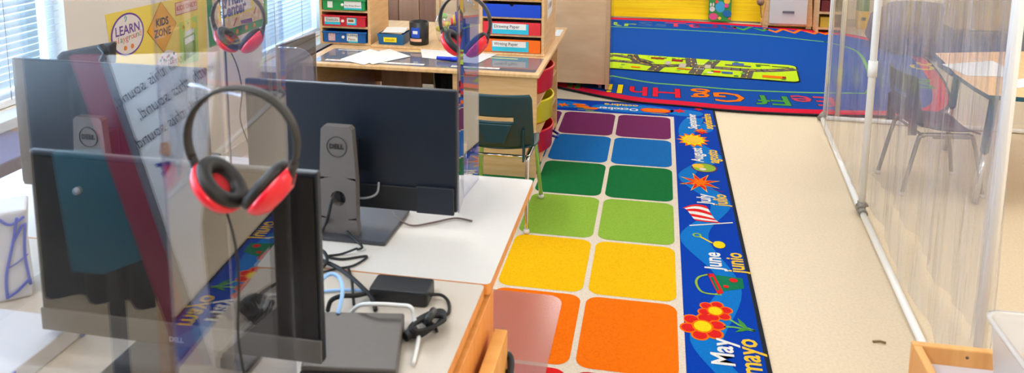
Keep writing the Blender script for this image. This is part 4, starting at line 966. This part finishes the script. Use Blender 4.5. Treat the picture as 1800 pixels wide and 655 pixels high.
# dark office chair back and sill items at the left
oc = thing('office_chair', 'dark grey mesh chair back showing above the leftmost monitor', 'chair', (-1.9, 2.75, 0))
qa, qb, qc, qd = atY(104, 92, 2.5), atY(204, 72, 2.5), atY(196, 130, 2.5), atY(108, 150, 2.5)
p = P(); p.prism([(qa.x, qa.z-.01), (qa.x+.02, qa.z+.005), (qb.x, qb.z), (qc.x, .86), (qd.x, .86)], V(0, 2.48, 0), EX, EZ, V(0, .03, 0), mat('mesh_grey', (70, 66, 66), .7, noise=.4, scale=200)); p.build('backrest', oc, bevel=.01)
P().tube([atY(176, 80, 2.46), atY(186, 92, 2.46), atY(178, 110, 2.46)], .012, BLACKP, 8).build('bracket', oc)
xm = (qc.x+qd.x)/2
P().tube([V(xm, 2.53, .80), V(xm, 2.60, .5), V(xm, 2.85, .45)], .02, BLACKP, 8).build('spine', oc)
P().box(xm-.18, xm+.20, 2.70, 3.06, .42, .48, BLACKP).build('seat', oc, bevel=.02); P().tube([V(xm, 2.9, .06), V(xm, 2.9, .42)], .025, CHROME, 12).build('column', oc)
for k in range(5): a = 2*PI*k/5; P().tube([V(xm, 2.9, .07), V(xm+.20*math.cos(a), 2.9+.22*math.sin(a), .045)], .016, BLACKP, 8).build('leg', oc)
sp = P(); sp.box(XL+.013, XL+.34, 1.3, 2.43, .60, .755, mat('speckled_purple', (110, 108, 140), .8, noise=.4, scale=220, rgb2=(80, 76, 110)))
tag(sp.build('fabric_bin', bevel=.006), 'grey purple speckled cushion block below the near window sill', 'cushion')
lt = thing('low_side_table', 'beige low cupboard under the near window', 'cupboard', (-2.2, 1.95, 0)); P().box(XL+.013, XL+.355, 1.3, 2.44, .001, .5995, WALL).build('body', lt)
# white bag with blue drawing and white box with blue edge
BLI = mat('blue_line', (24, 74, 200), .5)
bg = thing('white_paper_bag', 'white bag with blue drawn lines at the left edge on the table', 'bag', (-1.38, 1.36, TZ))
q0, q1 = at(-10, 535, TZ-.0005), at(58, 520, TZ-.0005)
wv = (q1-q0); wv.z = 0; L = wv.length; u = wv.normalized(); nrm = V(u.y, -u.x, 0)
top = .20
Bm = mat('bag_white', (216, 218, 226), .6, noise=.04, scale=10, bump=.3)
p = P(); p.prism([(-.08, 0), (L, 0), (L-.004, top*.55), (L+.004, top), (-.08, top)], q0, u, EZ, V(-u.y, u.x, 0)*.09, Bm); p.build('body', bg, bevel=.006)
p = P()
def bline(pts, wd=.006):
    P_ = crom([q0+u*a+EZ*b+nrm*.0035 for a, b in pts], 5); p.tube(P_, wd/2, BLI, 6)
bline([(L*.35, .0+.008), (L*.38, .06), (L*.62, .13), (L*.78, .185)]); bline([(L*.98, .03), (L*.9, .10), (L*.98, .17)]); bline([(L*.3, .19), (L*.6, .172), (L*.97, .185)]); bline([(L*.34, .01), (L*.62, .02), (L*.98, .045)]); bline([(L*.40, .075), (L*.7, .085), (L*.98, .10)], .003)
bline([(L*.62, .13), (L*.9, .168)]); p.build('blue_lines', bg)
wb = thing('white_carton', 'low white carton with blue edges below the front monitor at the left', 'box', (-1.2, 1.2, TZ))
qa, qb = at(-20, 650, TZ+.05), at(134, 600, TZ+.05)
p = P(); p.box(-1.33, -1.105, 1.09, 1.27, TZ-.0005, TZ+.035, Bm); p.build('body', wb, bevel=.003)
p = P(); p.box(-1.1045, -1.101, 1.088, 1.10, TZ-.0005, TZ+.035, BLI); p.box(-1.1045, -1.101, 1.26, 1.272, TZ-.0005, TZ+.035, BLI); p.tube(crom([V(-1.09, 1.285, TZ-.004), V(-1.07, 1.29, TZ-.004), V(-1.06, 1.275, TZ-.004)], 4), .003, BLI, 6); p.build('blue_trim', wb)

# ================================================================== BACK: yellow paper, stove, card, shelf
yp = P(); n = 60
i = yp.mi(mat('yellow_paper', (255, 226, 6), .55, noise=.12, scale=3, stretch=(.3, 1, 9), bump=.35, rgb2=(246, 206, 0)))
rows = []
for k in range(13):
    z = .020+1.2*k/12; rows.append([yp.bm.verts.new((-1.9+3.9*j/n, YB-.03+.006*math.sin(j*.35+k*1.3)+.004*math.sin(k*2.1+j*.11), z)) for j in range(n+1)])
for a, b in zip(rows, rows[1:]):
    for j in range(n): f = yp.bm.faces.new((a[j], a[j+1], b[j+1], b[j])); f.smooth = True
tag(yp.build('yellow_paper_backdrop'), 'bright yellow crinkled paper covering the back wall above the alphabet rug', 'paper backdrop')
fc = thing('picture_card', 'green picture card with white rabbit and flowers leaning on the yellow paper', 'card', (.72, 9.24, .02))
cx0, cx1 = at(1246, 40, .02).x, at(1286, 41, .02).x; yc = 9.235
p = P(); p.box(cx0, cx1, yc, yc+.006, .0195, .42, mat('card_green', (50, 150, 70), .6, noise=.1, scale=8)); p.build('card', fc)
p = P(); z_ = .0195
def cd_(px, py, r, m, sy=1., k=1): 
    q = atY(px, py, yc-.001*k); p.prism(circ(0, 0, r, 18, sy), V(q.x, yc-.0008*k, q.z), EX, EZ, None, m)
cd_(1266, 12, .055, mat('pic_blue', (60, 170, 214), .6), 1.2, 1); cd_(1278, 2, .035, mat('pic_yel', (246, 196, 60), .6), 1, 2); cd_(1252, 16, .03, PAPER, 1.0, 3)
cd_(1249.5, 8, .010, PAPER, 2.2, 4); cd_(1254, 8, .010, PAPER, 2.2, 4); cd_(1254, 29, .05, mat('pic_pink', (222, 80, 140), .6), .8, 5); cd_(1278, 24, .05, mat('pic_dblue', (20, 110, 180), .6), .8, 6)
cd_(1265, 32, .018, mat('pic_yel', (246, 196, 60), .6), 1, 7); cd_(1282, 33, .016, mat('pic_red', (230, 90, 70), .6), 1, 7); cd_(1277, 10, .025, mat('pic_pink', (222, 80, 140), .6), 1, 8); cd_(1251, 15, .004, INK, 1, 9); cd_(1260, 3, .02, mat('pic_red', (230, 90, 70), .6), 1, 8)
p.build('picture', fc)
st = thing('toy_kitchen', 'small wooden play kitchen with white front against the yellow paper', 'toy kitchen', (1.45, 8.95, .02))
a_, b_ = at(1345, 52, .02), at(1428, 56, .02); ys = 8.96
sx0, sx1 = atY(1341, 40, ys).x, atY(1428, 40, ys).x; zb_ = atY(1385, 42, ys).z
zs = .019
p = P(); xm0, xm1 = sx0, sx1
def side(x0_, x1_): return [(x0_, zb_-.01), (x1_, zb_-.01), (x1_+.0, .7), (x0_, .7)]
P().prism([(sx0, zb_), (sx0+.09, zb_), (sx0+.09, .7), (sx0+.05, .7), (sx0+.02, zb_+.2)], V(0, ys, 0), EX, EZ, V(0,.22,0), MAPLE).build('side_panel', st)
P().prism([(sx1-.09, zb_), (sx1, zb_), (sx1-.01, zb_+.2), (sx1-.05, .7), (sx1-.09, .7)], V(0, ys, 0), EX, EZ, V(0,.22,0), MAPLE).build('side_panel', st)
P().box(sx0, sx1, ys-.004, ys+.22, zb_-.022, zb_-.0005, MAPLEH).build('base_board', st)
dr = P().box(sx0+.062, sx1-.062, ys-.018, ys-.004, zb_, .68, mat('oven_white', (216, 212, 208), .4)).build('front_door', st, bevel=.004)
P().box(sx0+.20, sx1-.2, ys-.03, ys-.0185, .195, .215, STEELG).build('handle', dr)
P().box(sx0+.09, sx1-.09, ys, ys+.22, .68, .70, MAPLEH).build('top', st)
for xx in (sx0+.0, sx1-.065):
    P().box(xx, xx+.055, ys+.0, ys+.05, zs, zb_-.0225, MAPLE).build('leg', st)
    P().box(xx, xx+.055, ys+.16, ys+.21, zs, zb_-.0225, MAPLE).build('leg', st)
sf = thing('wooden_shelf', 'narrow wooden shelf right of the play kitchen', 'shelf', (1.85, 8.9, .02))
ys2 = 8.80; xa = atY(1434, 40, ys2).x; zs = .0195
P().box(xa, xa+.03, ys2, ys2+.35, zs, .8, MAPLE).build('side_panel', sf); P().box(xa+.28, xa+.31, ys2, ys2+.35, zs, .8, MAPLE).build('side_panel', sf)
for z in (.05, .22, .45, .78): P().box(xa+.03, xa+.28, ys2, ys2+.35, z, z+.02, MAPLEH).build('shelf', sf)
P().box(xa+.03, xa+.28, ys2+.335, ys2+.35, .02, .8, mat('shelf_back', (214, 190, 130), .6)).build('back_panel', sf)
tag(P().box(xa+.05, xa+.2, ys2+.03, ys2+.25, .0705, .18, mat('yellow_block', (226, 190, 60), .5)).build('toy_box', bevel=.006), 'small yellow toy box on the lowest shelf right of the play kitchen', 'toy box')
tag(P().box(xa+.05, xa+.16, ys2+.03, ys2+.25, .2405, .36, mat('dark_red_block', (120, 40, 40), .5)).build('toy_box', bevel=.006), 'dark red toy box on the second shelf right of the play kitchen', 'toy box')
tc_ = thing('wicker_toy', 'tan woven toy hanging at the left side of the play kitchen', 'toy', (1.2, 9.0, .2)); q = atY(1337, 3, 8.97); P().lathe([(0, -.05), (.03, -.035), (.045, 0), (.03, .035), (0, .05)], q, EZ, mat('wicker', (170, 130, 100), .7, noise=.5, scale=90), 14).build('body', tc_)
P().tube(crom([q+V(0, 0, -.04), q+V(.01, 0, -.12), q+V(.02, 0, -.18)], 4), .006, mat('wicker', (170, 130, 100), .7), 6).build('tail', tc_)
# things behind the vinyl booth
yc2 = thing('yellow_crate', 'yellow plastic crate seen through the vinyl behind the alphabet rug', 'crate', (2.2, 8.9, 0))
ya, yb2 = atY(1507, 50, 9.17), atY(1526, 50, 9.17)
p = P(); p.box(ya.x, yb2.x, 9.17, 9.29, .001, .20, mat('crate_yellow', (244, 196, 10), .4)); p.build('body', yc2, bevel=.004)
P().box(ya.x+.03, yb2.x-.03, 9.166, 9.17, .10, .135, mat('crate_tag', (90, 90, 80), .5)).build('tag', yc2)
tag(P().box(ya.x, yb2.x, 9.18, 9.28, .2005, .45, mat('green_box', (80, 140, 60), .5)).build('green_box', bevel=.004), 'green box stacked on the yellow crate behind the vinyl', 'box')
bs = thing('grey_blue_shelf', 'low grey blue shelf behind the round table inside the vinyl booth', 'shelf', (2.9, 7.2, 0))
P().box(2.5, 4.2, 7.15, 7.17, .001, .40, mat('shelf_navy', (50, 74, 110), .6)).build('lower_panel', bs); P().box(2.5, 4.2, 7.17, 7.5, .001, .40, mat('shelf_navy', (50, 74, 110), .6)).build('lower_body', bs)
P().box(2.5, 4.2, 7.18, 7.5, .4005, .80, mat('shelf_tan', (178, 150, 120), .6, noise=.4, scale=4, rgb2=(120, 112, 120))).build('upper_body', bs, bevel=.01)
gc = thing('grey_cushion', 'large grey purple floor cushion behind the charcoal chair inside the booth', 'cushion', (2.0, 7.9, 0))
P().lathe([(0, 0), (.42, .0), (.5, .10), (.46, .30), (.3, .42), (0, .46)], V(2.55, 8.2, .02), EZ, mat('cushion_grey', (104, 98, 118), .8, noise=.3, scale=8), 28).build('body', gc, smooth=True)

# ================================================================== TABLE INSIDE THE BOOTH
bt = thing('activity_table', 'low wooden activity table with teal edge and leg inside the vinyl booth', 'table', (2.1, 4.9, 0))
hz = .60
tp_ = [tuple(at(x, y, hz).xy) for x, y in ((1643, 93), (1658, 107), (1680, 130), (1712, 152), (1738, 167), (1800, 171))] + [(2.45, 4.42), (2.62, 5.0), (2.55, 5.5)]
p = P(); p.prism(tp_, V(0, 0, hz-.024), EX, EY, V(0,0,.024), mat('table_wood', (240, 192, 140), .35, noise=.15, scale=4, stretch=(8, 1, 1), rgb2=(228, 174, 120)), side=mat('teal_edge', (14, 84, 108), .4)); p.build('table_top', bt)
TE = mat('teal_edge', (14, 84, 108), .4)
for (x, y) in ((1.74, 4.36), (2.35, 4.55), (1.86, 5.2), (2.45, 5.35)):
    lg_ = P().tube([V(x, y, hz-.0245), V(x-.03 if x < 2 else x+.03, y-.02, .28)], .022, TE, 14).build('leg', bt)
    P().tube([V(x-.03 if x < 2 else x+.03, y-.02, .28), V(x-.055 if x < 2 else x+.055, y-.035, .002)], .016, CHROME, 12).build('lower_tube', lg_)
q = [at(x, y, hz+.001) for x, y in ((1655, 113), (1745, 107), (1775, 122), (1770, 135), (1700, 133))]
p = P(); p.prism([tuple(v.xy) for v in q], V(0,0,hz+.001), EX, EY, V(0,0,.001), PAPER); tag(p.build('paper_sheet'), 'cream paper sheet on the wooden table inside the booth', 'paper')
q = [at(x, y, hz+.001) for x, y in ((1772, 142), (1800, 138), (1815, 150), (1790, 155))]
p = P(); p.prism([tuple(v.xy) for v in q], V(0,0,hz+.001), EX, EY, V(0,0,.001), PAPER); tag(p.build('paper_sheet'), 'small paper scrap near the front edge of the booth table', 'paper')

# ================================================================== VINYL BOOTH
fr = thing('pvc_frame', 'white PVC pipe frame of the clear vinyl booth at the right', 'pipe frame', (1.06, 4.07, 0))
PR = .0155
A = V(1.168, 5.665, PR); Bc = V(1.059, 4.07, PR); Cc = V(.975, 2.42, PR)
P().tube([A, Bc-V(0, -.02, 0)], PR, PVC, 14).build('floor_pipe', fr); P().tube([Bc-V(0, .02, 0), Cc], PR, PVC, 14).build('floor_pipe', fr)
P().tube([Bc+V(.002, .045, .004), Bc+V(0, -.05, .004)], .022, TAPE, 12).build('pipe_joint', fr); P().tube([Bc+V(0, 0, 0), Bc+V(0, 0, .05)], .021, TAPE, 12).build('tape_wrap', fr)
for i in range(4): P().tube([Bc+V(-.02, -.01+.012*i, .02), Bc+V(.03, .01*i-.01, .035)], .006, TAPE, 6).build('tape_fold', fr)
up_ = P().tube([Bc+V(0,0,.02), Bc+V(.006, .0, 2.1)], .0175, PVC, 14).build('upright', fr)
P().tube([V(Bc.x+.0025, Bc.y, .72), V(Bc.x+.0027, Bc.y, .80)], .0225, PVC, 14).build('coupling', up_)
P().tube([A+V(.02,0,0), A+V(.02, 0, 2.1)], PR, PVC, 14).build('upright', fr)
P().tube([A+V(.11,.05,0), A+V(.11, .05, 2.1)], PR, mat('pvc_beige', (232, 222, 200), .4), 14).build('upright', fr)
P().tube([Cc+V(.062, .10, 0), Cc+V(.074, .10, 2.1)], .019, PVC, 14).build('upright', fr)
P().tube([A, V(2.9, 5.60, PR)], PR, PVC, 14).build('floor_pipe', fr)
P().tube([A+V(0, 0, 2.1), Bc+V(0,0,2.1), Cc+V(0,0,2.1)], PR, PVC, 14).build('top_pipe', fr); P().tube([A+V(0,0,2.1), V(2.9, 5.60, 2.1)], PR, PVC, 14).build('top_pipe', fr)
P().tube([A+V(-.02, -.03, .0), A+V(.03, .03, .03)], .022, TAPE, 10).build('tape_wrap', fr)
def curtain(pts, z0, z1, amp, label, seed, off=0):
    rnd = random.Random(seed); p = P(); i = p.mi(VINYL); c = crom(pts, 60); L = len(c); nz = 14; rows = []
    ph = [rnd.uniform(0, 6.28) for _ in range(6)]
    for k in range(nz+1):
        t = k/nz; z = z0+(z1-z0)*t; row = []
        for j, q in enumerate(c):
            d = c[min(j+1, L-1)]-c[max(j-1, 0)]; d.normalize(); n = V(-d.y, d.x, 0)
            s = j*.03*40/L*6
            f = math.sin(s*3.1+ph[0]+.3*t)*.55 + math.sin(s*7.3+ph[1]-.5*t)*.3 + math.sin(s*13.7+ph[2]+t)*.22 + .2*math.sin(s*1.3+ph[3]+2*t)
            f *= amp*(1-.35*t)
            row.append(p.bm.verts.new(V(q.x, q.y, z)+n*(f+off)+d*(.01*math.sin(9*t+ph[4]+s))))
        rows.append(row)
    for a, b in zip(rows, rows[1:]):
        for j in range(L-1): f = p.bm.faces.new((a[j], a[j+1], b[j+1], b[j])); f.smooth = True
    return tag(p.build('vinyl_curtain', recalc=False), label, 'curtain')
curtain([A+V(-.02, .02, 0), Bc+V(-.0, .8, 0)*1.0, Bc, Bc+V(-.04, -.8, 0), Cc+V(0, -.02, 0)], .035, 2.1, .024, 'clear crinkled vinyl curtain hanging from the pipe frame toward the camera', 3, .035)
curtain([A+V(.02, .03, 0), V(1.7, 5.66, 0), V(2.3, 5.63, 0), V(2.9, 5.6, 0)], .04, 2.1, .03, 'clear vinyl curtain on the far side of the booth behind the charcoal chair', 5, .05)
curtain([Bc+V(.05, .5, 0), Bc+V(.03, -.4, 0), Cc+V(.06, .3, 0)], .05, 2.1, .030, 'second inner layer of clear vinyl overlapping the near curtain', 9, .12)

# ================================================================== CART AND TUB (lower right)
ct_ = thing('wooden_cart', 'wooden cart with raised rim and grey tray top in the lower right corner', 'cart', (.8, 1.5, 0))
K0 = at(1601, 597, .70); kx, ky = K0.x, K0.y
CW = mat('cart_wood', (226, 166, 96), .45, noise=.18, scale=4, stretch=(8, 1, 1), rgb2=(212, 150, 80))
P().box(kx, kx+.50, ky-.018, ky, .61, .70, CW).build('rim_board', ct_, bevel=.003)
P().box(kx, kx+.018, ky-.62, ky-.0185, .61, .70, CW).build('rim_board', ct_, bevel=.003)
P().box(kx+.482, kx+.50, ky-.62, ky-.0185, .61, .70, CW).build('rim_board', ct_, bevel=.003)
P().box(kx+.0185, kx+.4815, ky-.62, ky-.0185, .655, .660, mat('tray_grey', (206, 202, 212), .5)).build('tray_liner', ct_)
P().box(kx+.0185, kx+.4815, ky-.62, ky-.0185, .64, .6545, CW).build('tray_board', ct_)
P().lathe([(0, 0), (.0035, .0004), (0, .0008)], V(kx+.11, ky-.0182, .683), -EY, mat('screw_dark', (110, 84, 60), .4), 10).build('screw', ct_)
for xx in (kx+.02, kx+.45):
    for yy in (ky-.06, ky-.6): P().box(xx, xx+.03, yy, yy+.03, .001, .6395, CW).build('leg', ct_)
tb_ = thing('plastic_tub', 'frosted clear plastic tub standing in the wooden cart tray', 'tub', (.9, 1.55, .66))
T0 = at(1729, 543, .86); tx, ty = T0.x, T0.y; TW, TD, hz0, hz1 = .30, .36, .661, .86
def tubwall():
    p = P(); e = .022
    def rr(x0, x1, y0, y1, z): return [V(a, b, z) for a, b in rrect(x0, x1, y0, y1, .03, 5)]
    L_ = [rr(tx+e, tx+TW-e, ty-TD+e, ty-e, hz0), rr(tx+.004, tx+TW-.004, ty-TD+.004, ty-.004, hz1-.012), rr(tx, tx+TW, ty-TD, ty, hz1-.012), rr(tx-.003, tx+TW+.003, ty-TD-.003, ty+.003, hz1),
          rr(tx+.006, tx+TW-.006, ty-TD+.006, ty-.006, hz1), rr(tx+.0065, tx+TW-.0065, ty-TD+.0065, ty-.0065, hz1-.012), rr(tx+e+.003, tx+TW-e-.003, ty-TD+e+.003, ty-e-.003, hz0+.003)]
    i = p.mi(TUB); rv = [[p.bm.verts.new(v) for v in r] for r in L_]; n = len(rv[0])
    for a, b in zip(rv, rv[1:]):
        for k in range(n): f = p.bm.faces.new((a[k], a[(k+1) % n], b[(k+1) % n], b[k])); f.smooth = True
    p.bm.faces.new(rv[0][::-1]); p.bm.faces.new(rv[-1]); return p
tubwall().build('body', tb_, recalc=True)
tag(P().box(tx+.07, tx+.16, ty-.28, ty-.15, .6645, .70, mat('green_toy', (190, 214, 90), .5)).build('toy_block', bevel=.006), 'pale green toy block inside the frosted tub', 'toy')
# floor litter
q = at(1547, 601, .004); p = P(); p.tube([q+V(-.025, 0, 0), q+V(.0, .004, .002), q+V(.02, .001, 0)], .004, mat('litter_tan', (130, 110, 70), .6), 6)
lt_ = tag(p.build('floor_scrap'), 'tiny green and brown scrap lying on the beige floor', 'scrap')

# ================================================================== unseen, placed behind the camera to be mirrored in the divider
def mir(x, y, D):
    q = pk(x, y, D); return V(q.x, 2*.985-q.y, q.z)
eb = thing('easel_board', 'white lesson board with lettering, mirrored in the foreground divider', 'board', (-1.4, -.4, 0))
DV = 2.15
Xd, Ud = V(-.83, 0, -.56), V(-.56, 0, .83)
o_ = mir(300, 215, DV)
yb_ = o_.y
def bp(x, y, k=0): q = mir(x, y, DV); d = (yb_-q.y); return q
c4 = [mir(170, 30, DV), mir(470, -70, DV), mir(560, 250, DV), mir(345, 620, DV), ]
yb_ = sum(c.y for c in c4)/4
def onp(x, y):   # mirror ray meets the board plane
    a = ray(x, y); Yv = 2*.985-yb_; q = CAMP+a*(Yv/a.y); return (q.x, q.z)
WB = mat('board_white', (244, 246, 250), .4)
p = P(); p.prism([onp(188, 98), onp(380, 92), onp(352, 400), onp(375, 640)], V(0, yb_, 0), EX, EZ, V(0,-.012,0), WB); p.build('board', eb)
p = P()
for dx_, m_, w_ in ((0, mat('frame_grey', (110, 112, 122), .5), 14), ): p.prism([onp(188, 98), onp(375, 640), onp(375-w_, 640), onp(188-w_, 98)], V(0, yb_+.002, 0), EX, EZ, V(0,-.02,0), m_)
p.build('frame', eb)
p = P(); p.prism([onp(173, 98), onp(360, 640), onp(318, 640), onp(122, 98)], V(0, yb_+.001, 0), EX, EZ, V(0,-.02,0), mat('magenta_cloth', (140, 8, 54), .6)); p.build('magenta_border', eb)
p = P()
for (x, y, s) in ((268, 138, 'with this sound,'), (310, 158, 'with this sound,'), (303, 212, 'with this sound,')):
    a = onp(x, y); p.text(s, .045, V(a[0], yb_+.003, a[1]), Xd, Ud, mat('board_ink', (40, 44, 70), .6))
a = onp(291, 262); p.text('B', .050, V(a[0], yb_+.003, a[1]), -EX, EZ, mat('board_orange', (214, 130, 40), .6), bold=.003)
a = onp(290, 292); p.text('A', .055, V(a[0], yb_+.003, a[1]), V(-.6,0,.8), V(.8,0,.6), mat('board_blue', (30, 50, 150), .6), bold=.003)
p.build('lettering', eb)
for (x_, z1_) in ((onp(330, 300)[0], onp(330, 500)[1]+.02), ): 
    for s in (-.12, .12): P().box(x_+s-.015, x_+s+.015, yb_-.06, yb_-.0125, .001, .9, MAPLE).build('leg', eb)
tl_ = thing('teal_reflection_panel', 'teal panel added unseen behind the camera to be mirrored in the divider', 'panel', (-1.8, -.6, 0))  # invented panel, gives the divider a teal shape to reflect
p = P(); p.prism([onp(55, 285), onp(235, 285), onp(268, 440), onp(245, 470), onp(150, 505), onp(92, 500)], V(0, yb_-.08, 0), EX, EZ, V(0,-.03,0), mat('teal_fabric', (0, 96, 112), .8)); p.build('fabric', tl_)
a = onp(103, 353); P().lathe([(0, 0), (.012, 0), (.012, .006), (0, .009)], V(a[0], yb_-.079, a[1]), EY, mat('snap', (220, 224, 228), .3), 14).build('snap', tl_)
a = onp(150, 500); P().box(a[0]-.02, a[0]+.02, yb_-.14, yb_-.112, .001, a[1]+.05, BLACKP).build('post', tl_)
db = thing('reflection_backdrop', 'black backdrop added unseen behind the camera to darken the divider reflection', 'curtain', (-1.6, -.62, 0))  # added so the divider mirrors something dark over the monitors
p = P(); i = p.mi(mat('black_cloth', (14, 17, 20), .9)); rows = []
for z in (.002, 2.0): rows.append([p.bm.verts.new((-2.42+2.3*j/80, -.62+.03*math.sin(j*.9), z)) for j in range(81)])
for j in range(80): f = p.bm.faces.new((rows[0][j], rows[0][j+1], rows[1][j+1], rows[1][j])); f.smooth = True
o = p.build('cloth', db); so = o.modifiers.new('s', 'SOLIDIFY'); so.thickness = .004
P().tube([V(-2.42, -.62, 2.0), V(-.1, -.62, 2.0)], .012, STEELG, 10).build('rod', db)
for xx in (-2.40, -.11): P().tube([V(xx, -.68, .002), V(xx, -.68, 2.0)], .012, STEELG, 10).build('post', db)

GROUPS = dict(headphones='headphones hanging from the acrylic dividers', computer_monitor='monitors on the computer table', acrylic_divider='clear acrylic dividers on the computer table',
    plastic_bin='coloured bins in the left drawer organizer', paper_tray='coloured trays in the paper organizer', round_tub='round tubs in the end of the writing desk', school_chair='plastic school chairs',
    paper_sheet='loose sheets of paper', cable='cables on the computer table', vinyl_curtain='clear vinyl curtains of the booth', window_blind='window blinds', round_sticker='round stickers on the yellow poster',
    alphabet_strip='alphabet strips on the desk', tape_strip='thin strips on the desk', toy_box='toy boxes on the wooden shelf', loose_paper='papers in the small blue bin')
for o in list(COL.objects):
    k = o.name.split('.')[0]
    if o.parent is None and o.get('label') and k in GROUPS: o['group'] = GROUPS[k]
